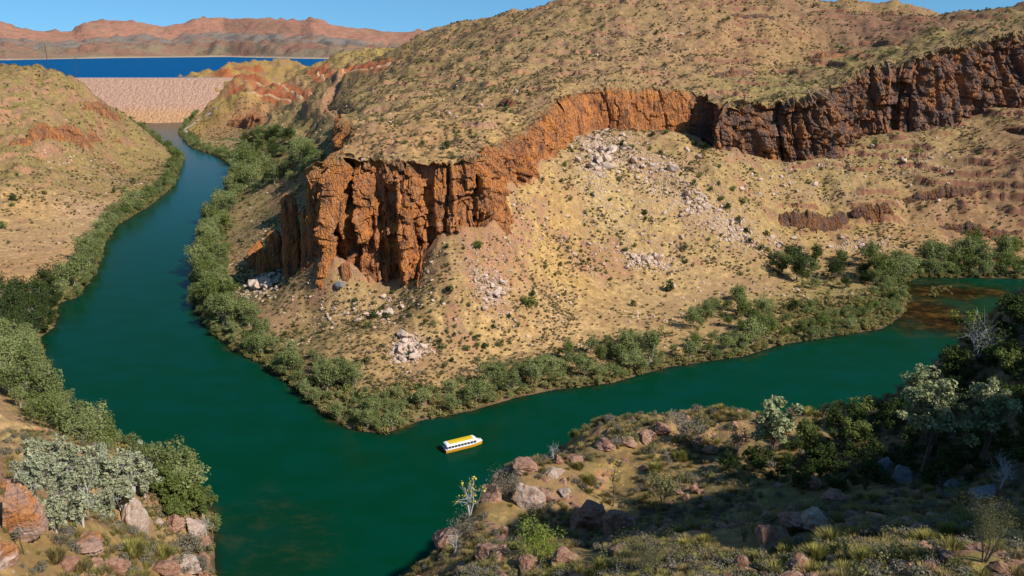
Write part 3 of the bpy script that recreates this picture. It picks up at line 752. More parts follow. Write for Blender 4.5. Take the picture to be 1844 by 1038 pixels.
def outcrop(pix, h, mat, label, seed, back=2.5, amp=1.2, cap=5.0):
    P = [hit(*q)[:2] for q in pix]
    C = catmull(P, 0.9); n = len(C)
    u = np.linspace(0, 1, n)
    ox = np.gradient(C[:, 1]); oy = -np.gradient(C[:, 0]); l = np.hypot(ox, oy) + 1e-9; ox /= l; oy /= l
    zg = Hgt(C[:, 0], C[:, 1])
    zb = np.minimum(Hgt(C[:, 0] + ox * 3, C[:, 1] + oy * 3), zg) - 2
    prof = np.sin(np.pi * np.clip(u, 0.02, 0.98)) ** 0.55 * (0.85 + 0.25 * n2(u * n * 0.9 / 16, u * 0 + seed, 7))
    zt = zg + h * np.maximum(prof, 0.12)
    ribbon('rock_outcrop', C, zb, zt, np.full(n, back), mat, label, step_v=0.7, amp=amp * (1.1 if h < 16 else 0.55), seed=seed, cap=cap, jag=min(1.2, h * 0.08))
OUT = [([(1398,402),(1440,414),(1478,420),(1512,412),(1530,398)], 21, M_CLIFF_RED, 'dark red ledge cut into the right slope below the scattered boulders', 5),
       ([(1528,398),(1570,396),(1612,388)], 13, M_CLIFF_RED, 'short red ledge stepping right of the larger red ledge', 4),
       ([(1612,360),(1680,362),(1750,352),(1790,345)], 10, M_CLIFF_RED, 'long low red ledge on the upper right slope', 4),
       ([(1690,414),(1750,424),(1800,428),(1850,420)], 10, M_CLIFF_RED, 'low red ledge above the trees at the right edge', 4),
       ([(1800,236),(1850,246),(1900,250)], 7, M_CLIFF_RED, 'dark ledge at the right edge below the cliff', 4),
       ([(20,264),(60,260),(110,256),(150,256),(184,246)], 24, M_CLIFF_TAN, 'rust coloured rock band across the left hill', 7),
       ([(150,205),(180,206),(206,216),(226,232)], 20, M_CLIFF_TAN, 'rust rock spur ending the left hill beside the dam', 6),
       ([(186,258),(215,262),(240,272)], 9, M_CLIFF_TAN, 'pale rock rib low on the left hill flank', 5),
       ([(404,226),(430,230),(462,228),(480,216)], 30, M_CLIFF_TAN, 'rocky red knoll beside the dam access track', 16),
       ([(196,218),(214,220),(228,217)], 18, M_CLIFF_TAN, 'red cut face at the left foot of the dam', 7),
       ([(896,190),(916,193),(938,190)], 9, M_CLIFF_RED, 'dark rock knob jutting from the slope above the bluff', 4),
       ([(894,122),(930,128),(962,130)], 4, M_CLIFF_RED, 'low dark ledge on the middle of the hill', 3),
       ([(1200,62),(1240,66),(1290,62)], 3.5, M_CLIFF_TAN, 'pale ledge high on the hillside', 3),
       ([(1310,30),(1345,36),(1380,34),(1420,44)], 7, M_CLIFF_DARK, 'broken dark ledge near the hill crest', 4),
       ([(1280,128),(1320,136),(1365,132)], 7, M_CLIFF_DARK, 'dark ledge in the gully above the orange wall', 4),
       ([(1440,100),(1480,106),(1524,98)], 7, M_CLIFF_TAN, 'rusty ledge at the foot of the main hill beside the green gully', 4),
       ([(1040,58),(1100,68),(1160,72)], 3, M_CLIFF_TAN, 'thin stony ledge across the upper hillside', 3),
       ([(1010,348),(1030,352),(1050,344)], 10, M_CLIFF_TAN, 'shadowed rock rib standing left of the rubble chute', 5),
       ([(852,290),(880,300),(905,302)], 6, M_CLIFF_TAN, 'rust rib on the bluff shoulder', 3)]
for i, (p_, h_, m_, l_, b_) in enumerate(OUT): outcrop(p_, h_, m_, l_, 20 + i, b_)

def pillar(name, c, rx, ry, zb, zt, rz, mat, seed, lean=(0, 0), slant=0.0, rows=70, seg=110, taper=0.25):
    a = np.linspace(0, 2 * np.pi, seg, endpoint=False)[None]; t = np.linspace(0, 1, rows)[:, None]
    ca, sa = np.cos(a), np.sin(a)
    sup = (np.abs(ca) ** 3.2 + np.abs(sa) ** 3.2) ** (-1 / 3.2)
    zz = zb + (zt - zb) * t + slant * (sa * ry) * t
    ang = a + 0 * t
    per = (rx + ry) * 0.5
    qx, qy = np.cos(ang) * per, np.sin(ang) * per
    r = 1 - taper * t ** 1.4
    D = 0.9 * n3(qx / 6, qy / 6, zz / 30, seed) * 2 + np.floor(3 * n3(qx / 3.4, qy / 3.4, zz / 9, seed + 3)) / 3 * 1.5 + 0.5 * n3(qx / 1.4, qy / 1.4, zz / 4, seed + 5)
    x = (rx * r * sup * ca + D * ca); y = (ry * r * sup * sa + D * sa)
    k = sstep(1.0, 0.93, t)
    x = x * (0.6 + 0.4 * k); y = y * (0.6 + 0.4 * k); zz = zz + 1.2 * n3(qx / 2.5, qy / 2.5, zz * 0, seed) * t
    x = x + lean[0] * t; y = y + lean[1] * t
    c_, s_ = math.cos(rz), math.sin(rz)
    V = np.stack([c[0] + x * c_ - y * s_, c[1] + x * s_ + y * c_, zz + 0 * x], -1)
    V = np.concatenate([V.reshape(-1, 3), [[V[-1, :, 0].mean(), V[-1, :, 1].mean(), V[-1, :, 2].mean() + 0.6]]])
    last = (rows - 1) * seg; j = np.arange(seg)
    tri = np.stack([last + j, last + (j + 1) % seg, np.full(seg, len(V) - 1)], 1)
    V[:, 2] -= zb; V[:, 0] -= c[0]; V[:, 1] -= c[1]
    me = mesh_np(name, V, [grid_faces(rows, seg, True)[:, ::-1], tri], [mat], False, {'ledge': np.zeros(len(V))})
    return obj(name, me, None, (c[0], c[1], zb))
g = atZ(526, 464, 35.5)
tag(pillar('rock_pillar', (g[0], g[1] - 1), 5.4, 6.5, float(Hgt(g[0], g[1])) - 8, atY(526, 352, g[1])[2], 0.2, M_CLIFF, 4, (0.5, 2)), 'tall orange rock pillar standing free at the left end of the bluff', 'rock pillar')
g = atZ(570, 468, 39)
tag(pillar('rock_pillar', (g[0], g[1] + 1), 7.0, 6, float(Hgt(g[0], g[1])) - 8, atY(570, 312, g[1])[2], 0.1, M_CLIFF, 14, (2, 4), 0, 80, 120, 0.4), 'broad brown rock buttress right of the free orange pillar', 'rock pillar')
g = atZ(752, 534, 25)
tag(pillar('rock_fin', (g[0] + 1, g[1] + 14), 3.4, 19, 18, 50, -0.05, M_CLIFF, 24, (2, 5), 0.55, 70, 130, 0.3), 'narrow rock fin jutting forward from the bluff towards the camera', 'rock fin')
g = atZ(452, 492, 10)
tag(pillar('rock_fin', (g[0], g[1] + 9), 6, 11, 4, 27, -0.3, M_CLIFF, 34, (1, 2), 0.3, 50, 100, 0.45), 'low brown rock knob left of the bluff beside the shaded bank', 'rock')
for k, (px, py, wpx, hpx, lab_) in enumerate([(490,486,40,66,'broad rust rock mass left of the free orange pillar'),(552,476,26,96,'dark rock column between pillar and buttress'),(472,492,26,40,'low rust block beside the brown knob')]):
    g = hit(px, py); m_ = np.hypot(g[0], g[1]) / FPX
    tag(pillar('rock_block', (g[0], g[1] + wpx * m_ * .3), wpx * m_ * .5, wpx * m_ * .6, g[2] - 4, g[2] + hpx * m_, 0.3 * k, M_CLIFF, 54 + k, (1, 3), 0, 50, 80, 0.45), lab_, 'rock')
for k, (px, py, wpx, hpx) in enumerate([(625,498,16,24),(655,490,14,28),(700,505,20,30),(664,503,9,12),(585,492,12,14)]):
    g = hit(px, py); m_ = np.hypot(g[0], g[1]) / FPX
    tag(pillar('rock_block', g[:2], wpx * m_ * .5, wpx * m_ * .5, g[2] - 2, g[2] + hpx * m_, 0.4 * k, M_CLIFF, 44 + k, (0, 1), 0, 30, 60, 0.3),
        ['squat orange block at the foot of the dark cleft', 'pale faced block under the centre of the bluff', 'leaning orange block beside the rock fin', 'small pale block at the foot of the bluff centre', 'small rust block at the foot of the brown buttress'][k], 'rock')

# ------------------------------------------------------------------ dam, masts, track, boat
def part(name, me, parent, loc=None): return obj(name, me, parent, loc)
class MB:
    def __init__(s): s.v = []; s.f = []
    def add(s, V, F):
        o = len(s.v); s.v += [tuple(p) for p in V]; s.f += [tuple(i + o for i in q) for q in F]; return s
    def box(s, c, d, rz=0.0):
        x, y, z = d[0] / 2, d[1] / 2, d[2] / 2; ca, sa = math.cos(rz), math.sin(rz)
        P = [(c[0] + a * x * ca - b * y * sa, c[1] + a * x * sa + b * y * ca, c[2] + e * z) for a, b, e in
             [(-1,-1,-1),(1,-1,-1),(1,1,-1),(-1,1,-1),(-1,-1,1),(1,-1,1),(1,1,1),(-1,1,1)]]
        return s.add(P, [(0,3,2,1),(4,5,6,7),(0,1,5,4),(1,2,6,5),(2,3,7,6),(3,0,4,7)])
    def tube(s, pts, rad, seg=6):
        pts = [Vector(p) for p in pts]; o = len(s.v)
        for i, p in enumerate(pts):
            d = (pts[min(i + 1, len(pts) - 1)] - pts[max(i - 1, 0)]).normalized()
            a = d.orthogonal().normalized(); b = d.cross(a)
            r = rad[i] if isinstance(rad, (list, tuple)) else rad
            for k in range(seg):
                an = 2 * math.pi * k / seg
                s.v.append(tuple(p + (a * math.cos(an) + b * math.sin(an)) * r))
        for i in range(len(pts) - 1):
            for k in range(seg):
                k1 = (k + 1) % seg
                s.f.append((o + i*seg + k, o + i*seg + k1, o + (i+1)*seg + k1, o + (i+1)*seg + k))
        s.f.append(tuple(o + k for k in range(seg))[::-1]); s.f.append(tuple(o + (len(pts)-1)*seg + k for k in range(seg)))
        return s
    def me(s, name, mat, smooth=False):
        m = bpy.data.meshes.new(name); m.from_pydata(s.v, [], s.f); m.materials.append(mat)
        if smooth: m.polygons.foreach_set('use_smooth', [True] * len(m.polygons))
        m.update(); return m

t = NT('dam_rockfill'); p_ = t.pos()
v_ = t.voro(p_, 0.42); a_ = t.noise(p_, 0.05, 5, 0.7)
g_ = t.n('ShaderNodeSeparateXYZ'); t.l(p_, g_.inputs[0])
base_ = t.mix(t.ramp(t.math('ADD', g_.outputs[2], t.math('MULTIPLY', a_, 26.0)), 24, 46), (0.47, 0.27, 0.14), (0.44, 0.27, 0.19))
cell_ = t.n('ShaderNodeSeparateColor'); t.l(v_.outputs['Color'], cell_.inputs[0])
col_ = t.mix(t.ramp(cell_.outputs[0], 0.0, 1.0), t.mix(1.0, base_, (0.74, 0.71, 0.7), 'MULTIPLY'), t.mix(1.0, base_, (1.1, 1.08, 1.06), 'MULTIPLY'))
t.principled(col_, 0.95, 0.1, t.bump(v_.outputs['Distance'], 0.7, 0.6)); M_DAM = t.m
M_CREST = flat_mat('crest_gravel', (0.46, 0.42, 0.38), 0.9, 0.1)
M_WHITE = flat_mat('white_paint', (0.80, 0.80, 0.78), 0.45, 0.4, 0.04)
M_DARK = flat_mat('dark_steel', (0.05, 0.05, 0.055), 0.5, 0.4)
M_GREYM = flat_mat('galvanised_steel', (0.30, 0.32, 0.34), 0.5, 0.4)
cl_ = atY(128, 142, 1962); cr_ = atY(424, 140, 1962); ZC = 0.5 * (cl_[2] + cr_[2])
tl_ = atZ(214, 219, 0); tr_ = atZ(362, 214, 0)
dam = empty('rockfill_dam', (0.5 * (cl_[0] + cr_[0]), 1962, 0))
tag(dam, 'pink rockfill dam wall sloping down to the head of the river', 'dam')
nu, nv = 180, 80
uu, vv = np.meshgrid(np.linspace(0, 1, nu), np.linspace(0, 1, nv))
xl = cl_[0] + (tl_[0] - 40 - cl_[0]) * vv; xr = cr_[0] + (tr_[0] + 40 - cr_[0]) * vv
dx_ = xl + (xr - xl) * uu; dy_ = 1957 + (tl_[1] - 8 - 1957) * vv; dz_ = ZC + (-3 - ZC) * vv
rk_ = 0.7 * n2(dx_ / 3.2, dz_ / 2.2, 301) + 0.9 * n2(dx_ / 7, dz_ / 6, 303)
fade_ = sstep(0, 0.03, vv)
dy_ = dy_ - rk_ * fade_; dz_ = dz_ + 0.7 * rk_ * fade_
V_ = np.stack([dx_ - dam.location.x, dy_ - 1962, dz_], -1).reshape(-1, 3)
part('rockfill_face', mesh_np('rockfill_face', V_, grid_faces(nv, nu), [M_DAM], False), dam)
mb = MB(); L_ = cr_[0] - cl_[0]
mb.add([(-L_/2, -5.4, ZC), (L_/2, -5.4, ZC), (L_/2, 5.6, ZC), (-L_/2, 5.6, ZC), (-L_/2 - 60, 60, 40), (L_/2 + 60, 60, 40)], [(0,1,2,3), (3,2,5,4)])
part('crest_road', mb.me('crest_road', M_CREST), dam)
mb = MB().box((0, -4.9, ZC + 0.55), (L_ - 2, 0.5, 1.1)); part('parapet', mb.me('parapet', M_CREST), dam)
mb = MB().box((0, 5.1, ZC + 0.5), (L_ - 2, 0.4, 1.0)); part('guard_rail', mb.me('guard_rail', M_GREYM), dam)

def vehicle(loc, rz, label, s=1.0):
    e = empty('parked_car', loc, rz); tag(e, label, 'car', 'small vehicles near the dam')
    mb = MB().box((0, 0, 0.75), (4.6 * s, 1.8, 0.75)); part('body', mb.me('body', M_WHITE), e)
    mb = MB().add([(-1.9,-.8,1.12),(1.2,-.8,1.12),(1.2,.8,1.12),(-1.9,.8,1.12),(-1.7,-.7,1.8),(.6,-.7,1.8),(.6,.7,1.8),(-1.7,.7,1.8)], [(4,5,6,7),(0,1,5,4),(1,2,6,5),(2,3,7,6),(3,0,4,7)])
    part('cabin', mb.me('cabin', M_DARK), e)
    for a in (-1.4, 1.4):
        for b in (-0.85, 0.85):
            m2 = MB().tube([(a, b - .1, .36), (a, b + .1, .36)], 0.36, 10); part('wheel', m2.me('wheel', M_DARK), e)
g = atY(389, 139, 1960); vehicle((g[0], 1961, ZC + 0.02), 0.0, 'white vehicle parked on the right end of the dam crest')

def mast(px, py0, py1, label, kind):
    b = hit(px, py0); m_ = b[1] / FPX * 1.0; h = (py0 - py1) * m_
    e = empty(kind, tuple(b)); tag(e, label, 'mast')
    if kind == 'radio_mast':
        part('pole', MB().tube([(0,0,-1),(0,0,h*.6),(0,0,h)], [.45,.4,.22], 8).me('pole', M_DARK), e)
        for k in range(3): part('crossarm', MB().box((0, 0, h * (.55 + .15 * k)), (2.2 - .5 * k, .25, .25)).me('crossarm', M_DARK), e)
    else:
        for sx in (-1, 1):
            for sy in (-1, 1): part('leg', MB().tube([(sx*2.2, sy*2.2, -1), (sx*.5, sy*.5, h)], .09, 5).me('leg', M_DARK), e)
        for k in range(1, 7):
            z = h * k / 7; r = 2.2 - 1.7 * k / 7
            part('brace', MB().tube([(-r,-r,z),(r,-r,z+.1),(r,r,z),(-r,r,z+.1),(-r,-r,z)], .06, 4).me('brace', M_DARK), e)
        for z in (.86, .97): part('crossarm', MB().box((0, 0, h * z), (5, .25, .25)).me('crossarm', M_DARK), e)
mast(88, 127, 82, 'thin dark mast on the crest of the left hill', 'radio_mast')
mast(141, 146, 108, 'pale lattice pylon standing on the hill edge before the lake', 'lattice_pylon')

M_TRACK = flat_mat('track_gravel', (0.40, 0.34, 0.30), 0.95, 0.1, 0.1, 0.3)
M_TAN = flat_mat('graded_earth', (0.48, 0.30, 0.16), 0.95, 0.1, 0.1, 0.3)
def track(pix, wd, mat, label, name='track'):
    C = catmull([hit(*q)[:2] for q in pix], 2.0)
    d = np.gradient(C, axis=0); d /= np.linalg.norm(d, axis=1)[:, None]; nr = np.stack([-d[:, 1], d[:, 0]], 1)
    offs = np.linspace(-wd / 2, wd / 2, 5); V = []
    for o_ in offs:
        q = C + nr * o_; V.append(np.stack([q[:, 0], q[:, 1], Hgt(q[:, 0], q[:, 1])], 1))
    V = np.array(V); V[:, :, 2] += 0.5; V[0, :, 2] -= 1.2; V[-1, :, 2] -= 1.2
    o = obj(name, mesh_np(name, V.reshape(-1, 3), grid_faces(5, len(C)), [mat], True)); tag(o, label, kind='structure')
track([(338,240),(334,233),(345,226),(360,214),(376,205),(392,196)], 7, M_TRACK, 'grey gravel track curving down to the water below the dam', 'road')
track([(430,152),(470,155),(520,164),(560,172)], 8, M_TAN, 'pale graded track along the red cutting right of the dam', 'road')
track([(440,168),(490,173),(540,177)], 6, M_TAN, 'lower pale track under the red cutting', 'road')
track([(568,134),(620,131),(670,124),(704,116)], 8, M_TAN, 'pale track below the small yellow hill', 'road')
track([(402,250),(430,254),(452,262)], 7, flat_mat('mown_lawn', (0.09, 0.15, 0.03), 0.95, 0.05, 0.15, 0.3), 'strip of green lawn among the riverside trees', 'lawn')

# ---- tour boat
bc = atZ(834, 806, 0.0)
b0 = np.array(atZ(801, 820, 0)); b1 = np.array(atZ(870, 803, 0))
brz = math.atan2(b1[1] - b0[1], b1[0] - b0[0]); BL = float(np.hypot(*(b1 - b0)[:2])) * 0.98; BW = 4.6
boat = empty('tour_boat', (bc[0], bc[1], 0.0), brz)
tag(boat, 'white and yellow covered tour boat cruising alone on the green river', 'boat')
M_YEL = flat_mat('yellow_roof_paint', (0.68, 0.46, 0.015), 0.5, 0.3, 0.08, 1.0)
M_ORG = flat_mat('orange_hull_paint', (0.68, 0.33, 0.03), 0.45, 0.4, 0.08, 1.0)
M_GLASS = flat_mat('tinted_glass', (0.02, 0.025, 0.03), 0.15, 0.5)
def hull_ring(z, inset):
    P = []
    for u in np.linspace(0, 1, 15):
        x = -BL/2 + inset*.3 + u * (BL - inset*.8)
        wv = BW/2 - inset
        k = max(0, (u - 0.62) / 0.38)
        P.append((x, -(wv * (1 - 0.62 * k ** 1.8)), z))
    return P + [(x, -y, z2) for x, y, z2 in P[::-1]]
rings = [hull_ring(-0.5, 0.7), hull_ring(0.6, 0.22), hull_ring(1.75, 0.0)]
mb = MB(); n_ = len(rings[0])
for r_ in rings: mb.v += r_
for i in range(2):
    for k in range(n_): mb.f.append((i*n_+k, i*n_+(k+1) % n_, (i+1)*n_+(k+1) % n_, (i+1)*n_+k))
part('hull', mb.me('hull', M_ORG), boat)
mb = MB(); mb.add(hull_ring(1.76, 0.02), [tuple(range(n_))]); mb.add(hull_ring(1.66, -0.05) + hull_ring(1.82, -0.05), [(k, (k+1) % n_, n_ + (k+1) % n_, n_ + k) for k in range(n_)])
part('deck', mb.me('deck', M_WHITE), boat)
ra, rb = -BL/2 + 0.9, BL/2 - BL * 0.2
mb = MB(); prof = [(-BW/2 + .1, 3.45), (-BW/2 + .5, 3.8), (0, 4.0), (BW/2 - .5, 3.8), (BW/2 - .1, 3.45)]
secs = [(ra - .5, -.35), (ra, 0), (ra + 1, .04), (rb - 1, .04), (rb, 0), (rb + .5, -.35)]
for x, dz in secs:
    for y, z in prof: mb.v.append((x, y, z + dz))
for i in range(len(secs) - 1):
    for k in range(4): mb.f.append((i*5+k, (i+1)*5+k, (i+1)*5+k+1, i*5+k+1))
roof = part('roof', mb.me('roof', M_WHITE), boat)
mb = MB()
for x in (ra + 1.0, rb - 1.0):
    for y, z in [(-BW/2 + .62, 3.93), (0, 4.11), (BW/2 - .62, 3.93)]: mb.v.append((x, y, z))
mb.f += [(0,3,4,1), (1,4,5,2)]
part('roof_panel', mb.me('roof_panel', M_YEL), roof)
for sy in (-1, 1):
    part('side_panel', MB().box(((ra+rb)/2, sy*(BW/2-.12), 1.96), (rb-ra, .08, .36)).me('side_panel', M_WHITE), boat)
    part('roof_edge', MB().box(((ra+rb)/2, sy*(BW/2-.1), 3.32), (rb-ra+.4, .1, .32)).me('roof_edge', M_WHITE), boat)
    nwin = 9
    for k in range(nwin):
        wx = ra + (rb-ra) * (k + .5) / nwin
        part('window', MB().box((wx, sy*(BW/2-.14), 2.68), ((rb-ra)/nwin - .28, .06, .98)).me('window', M_GLASS), boat)
    for k in range(nwin + 1):
        wx = ra + (rb-ra) * k / nwin
        part('post', MB().box((wx, sy*(BW/2-.12), 2.66), (.2, .12, 1.06)).me('post', M_WHITE), boat)
part('cabin_front', MB().box((rb + .1, 0, 2.5), (.12, BW - .5, 1.5)).me('cabin_front', M_WHITE), boat)
part('windscreen', MB().box((rb + .18, 0, 2.85), (.06, BW - 1.2, .7)).me('windscreen', M_GLASS), boat)
part('stern_wall', MB().box((ra - .05, 0, 2.55), (.12, BW - .4, 1.6)).me('stern_wall', M_GREYM), boat)  # bluish grey puts the shade of the stern face into its colour
for sy in (-.9, .9):
    om = part('outboard_motor', MB().box((-BL/2 - .15, sy, 1.3), (.6, .5, 1.0)).me('outboard_motor', M_DARK), boat)
    part('motor_leg', MB().box((-BL/2 - .25, sy, .4), (.25, .2, 1.2)).me('motor_leg', M_DARK), om)
part('bow_rail', MB().tube([(rb+.8, -BW*.4, 2.5), (BL/2-1.4, -BW*.24, 2.5), (BL/2-.5, 0, 2.55), (BL/2-1.4, BW*.24, 2.5), (rb+.8, BW*.4, 2.5)], .05, 6).me('bow_rail', M_GREYM), boat)
part('bow_seat', MB().box((rb + 1.5, 0, 2.0), (1.3, BW * .45, .45)).me('bow_seat', M_WHITE), boat)

# ------------------------------------------------------------------ plant and rock prototypes
def leaf_quads(C, size, r, up=0.4, aspect=1.6, outc=None):
    """diamond leaves at centres C with random facing"""
    n = len(C)
    nv = r.normal(size=(n, 3)); nv[:, 2] += up * 2
    if outc is not None:
        o_ = C - outc; nv += 1.3 * o_ / (np.linalg.norm(o_, axis=1)[:, None] + 1e-6)
    nv /= np.linalg.norm(nv, axis=1)[:, None]
    a = np.cross(nv, r.normal(size=(n, 3))); a /= np.linalg.norm(a, axis=1)[:, None]
    b = np.cross(nv, a)
    s = size * r.uniform(0.6, 1.35, n)[:, None]
    V = np.stack([C - a * s * 0.5, C + b * s * 0.5 / aspect + nv * s * 0.08, C + a * s * 0.5, C - b * s * 0.5 / aspect + nv * s * 0.08], 1).reshape(-1, 3)
    return V, np.arange(4 * n).reshape(n, 4)
def branch_tree(seed, h, cw, n_cl, n_leaf, leaf, trunk_r, low=0.35, cl_r=None, stems=1, mat=None, bark=None, up=0.4, aspect=1.6, flat=1.0, twigs=0, wob=0.12, solid=0.0):
    """returns (trunk mesh, crown mesh) of a tree h tall with a crown cw wide"""
    r = np.random.default_rng(seed); mb = MB()
    cc = np.array([0, 0, h * (low + 1) / 2]); cl_r = cl_r or cw * 0.17
    ctr = []
    while len(ctr) < n_cl:
        q = r.normal(size=3); q /= np.linalg.norm(q); q *= r.uniform(0.35, 1.0) ** 0.6
        lob = 0.72 + 0.5 * math.sin(q[0] * 5.1 + seed) * math.sin(q[1] * 4.3 + seed * 2)
        p = cc + q * np.array([cw / 2, cw / 2, h * (1 - low) / 2 * flat]) * min(lob, 1.1)
        p[2] = min(p[2], h * 0.98)
        ctr.append(p)
    ctr = np.array(ctr)
    forks = []
    for s_ in range(stems):
        an = r.uniform(0, 6.28); sp = 0.0 if stems == 1 else cw * 0.14
        pts = []
        for k, f in enumerate((0, .25, .5, .75, 1.0)):
            pts.append((math.cos(an) * sp * f + r.normal() * wob * h * .12 * f, math.sin(an) * sp * f + r.normal() * wob * h * .12 * f, -0.4 + (h * (low + 0.32) + .4) * f))
        mb.tube(pts, [trunk_r * x for x in (1.25, .95, .8, .6, .4)], 7); forks.append(pts)
    for c in ctr[::(1 if n_cl < 60 else 2)]:
        pts = forks[r.integers(len(forks))]; b = np.array(pts[2 + r.integers(0, 3)])
        m = (b + c) / 2 + r.normal(size=3) * cw * .05; m[2] -= 0.04 * h
        mb.tube([b, m, c], [trunk_r * .38, trunk_r * .25, trunk_r * .1], 5)
        for k in range(twigs):
            mb.tube([m + (c - m) * r.uniform(.2, .9), c + r.normal(size=3) * cl_r * 0.9], [trunk_r * .12, trunk_r * .05], 4)
    trunk = mb.me('trunk', bark or M_BARK)
    crown = None
    if n_leaf:
        V, F = [], []; k0 = 0
        for c in ctr:
            q = r.normal(size=(n_leaf, 3)); q /= np.linalg.norm(q, axis=1)[:, None]
            q *= (r.uniform(0.25, 1, n_leaf) ** 0.5)[:, None] * cl_r * r.uniform(0.75, 1.3) * np.array([1, 1, 0.8])
            v, f = leaf_quads(c + q, leaf, r, up, aspect, c - np.array([0, 0, cl_r * .3])); V.append(v); F.append(f + k0); k0 += len(v)
        crown = mesh_np('crown', np.concatenate(V), np.concatenate(F), [mat], False)
    return trunk, crown
def shrub_mesh(seed, h, cw, n_leaf, leaf, mat, flat=1.0, up=0.5):
    r = np.random.default_rng(seed); V, F = [], []; k0 = 0
    ncl = 7
    for k in range(ncl):
        an = r.uniform(0, 6.28); rad = cw * 0.28 * r.uniform(0.1, 1)
        c = np.array([math.cos(an) * rad, math.sin(an) * rad, h * r.uniform(0.25, 0.68)])
        q = r.normal(size=(n_leaf // ncl, 3)); q /= np.linalg.norm(q, axis=1)[:, None]
        q *= (r.uniform(0.3, 1, len(q)) ** 0.5)[:, None] * np.array([cw * .27, cw * .27, h * .34])
        v, f = leaf_quads(c + q, leaf, r, up, 1.5, c); V.append(v); F.append(f + k0); k0 += len(v)
    V = np.concatenate(V); V[:, 2] = np.maximum(V[:, 2], -0.1)
    return mesh_np('shrub', V, np.concatenate(F), [mat], False)
def tussock_mesh(seed, n, h, spread, wd, mat):
    r = np.random.default_rng(seed)
    an = r.uniform(0, 6.28, n); tl = r.uniform(0.05, 1.0, n) ** 0.7
    b = np.stack([np.cos(an) * spread * .25 * tl, np.sin(an) * spread * .25 * tl, np.zeros(n)], 1)
    tip = np.stack([np.cos(an) * spread * .6 * tl, np.sin(an) * spread * .6 * tl, h * (1.1 - .55 * tl) * r.uniform(.7, 1.15, n)], 1)
    sd = np.stack([-np.sin(an), np.cos(an), np.zeros(n)], 1) * wd
    mid = (b + tip) / 2 + np.array([0, 0, h * .12])
    V = np.stack([b - sd * .5, b + sd * .5, mid + sd * .4, tip, mid - sd * .4], 1).reshape(-1, 3)
    i = np.arange(n) * 5
    return mesh_np('tussock', V, [np.stack([i, i+1, i+2, i+4], 1), np.stack([i+4, i+2, i+3], 1)], [mat], False)
import bmesh
def rock_mesh(seed, dims, mat, sub=3, planes=14, rough=0.05, name='boulder'):
    r = np.random.default_rng(seed)
    bm = bmesh.new(); bmesh.ops.create_icosphere(bm, subdivisions=sub, radius=1.0)
    V = np.array([v.co[:] for v in bm.verts]); F = np.array([[v.index for v in f.verts] for f in bm.faces]); bm.free()
    N = r.normal(size=(planes, 3)); N /= np.linalg.norm(N, axis=1)[:, None]; H = r.uniform(0.5, 0.95, planes)
    dt = V @ N.T
    rad = np.min(np.where(dt > 0.05, H / np.maximum(dt, 0.05), 9), axis=1); rad = np.minimum(rad, 1.25)
    V = V * rad[:, None]
    V += V * (rough * n3(V[:, 0] * 2.2, V[:, 1] * 2.2, V[:, 2] * 2.2, seed) * 2 + rough * .8 * n3(V[:, 0] * 6, V[:, 1] * 6, V[:, 2] * 6, seed + 1))[:, None]
    return mesh_np(name, V * np.array(dims) / 2, F, [mat], False)

GNC = bpy.data.node_groups
def scatter(name, P, scl, rot, protos, label, vi=None):
    """one object of uncountable small cover: prototypes instanced on a cloud of points"""
    col = bpy.data.collections.new(name + '_kinds')
    for i, m in enumerate(protos):
        o = bpy.data.objects.new('%s_kind_%02d' % (name, i), m); col.objects.link(o)
    n = len(P); me = bpy.data.meshes.new(name); me.vertices.add(n); me.vertices.foreach_set('co', np.asarray(P, np.float32).ravel())
    vi = rng.integers(0, len(protos), n) if vi is None else vi
    for k, a, ty in (('scl', scl, 'FLOAT'), ('rot', rot, 'FLOAT'), ('vi', vi, 'INT')):
        at = me.attributes.new(k, ty, 'POINT'); at.data.foreach_set('value', np.asarray(a, np.int32 if ty == 'INT' else np.float32))
    o = obj(name, me); tag(o, label, kind='stuff')
    ng = bpy.data.node_groups.new(name, 'GeometryNodeTree')
    ng.interface.new_socket('Geometry', in_out='INPUT', socket_type='NodeSocketGeometry')
    ng.interface.new_socket('Geometry', in_out='OUTPUT', socket_type='NodeSocketGeometry')
    N = ng.nodes; gi = N.new('NodeGroupInput'); go = N.new('NodeGroupOutput')
    ci = N.new('GeometryNodeCollectionInfo'); ci.inputs[0].default_value = col; ci.inputs['Separate Children'].default_value = True; ci.inputs['Reset Children'].default_value = True
    ip = N.new('GeometryNodeInstanceOnPoints'); ip.inputs['Pick Instance'].default_value = True
    def na(k, ty):
        q = N.new('GeometryNodeInputNamedAttribute'); q.data_type = ty; q.inputs[0].default_value = k; return q.outputs[0]
    cx = N.new('ShaderNodeCombineXYZ'); cs = N.new('ShaderNodeCombineXYZ')
    ng.links.new(na('rot', 'FLOAT'), cx.inputs[2])
    s_ = na('scl', 'FLOAT')
    for k in range(3): ng.links.new(s_, cs.inputs[k])
    ng.links.new(gi.outputs[0], ip.inputs['Points']); ng.links.new(ci.outputs[0], ip.inputs['Instance'])
    ng.links.new(na('vi', 'INT'), ip.inputs['Instance Index']); ng.links.new(cx.outputs[0], ip.inputs['Rotation']); ng.links.new(cs.outputs[0], ip.inputs['Scale'])
    ng.links.new(ip.outputs[0], go.inputs[0])
    o.modifiers.new('scatter', 'NODES').node_group = ng
    return o
def visible(x, y, z, n=160):
    """is the line from the camera to the point clear of the ground"""
    f = np.linspace(0.04, 0.985, n)[None]
    hx = x[:, None] * f; hy = y[:, None] * f; hz = CAMZ + (z - CAMZ)[:, None] * f
    return (Hgt(hx, hy) < hz + 0.3).all(1)
def inframe(px, py, m=15): return (px > -m) & (px < 1844 + m) & (py > -m) & (py < 1038 + m)
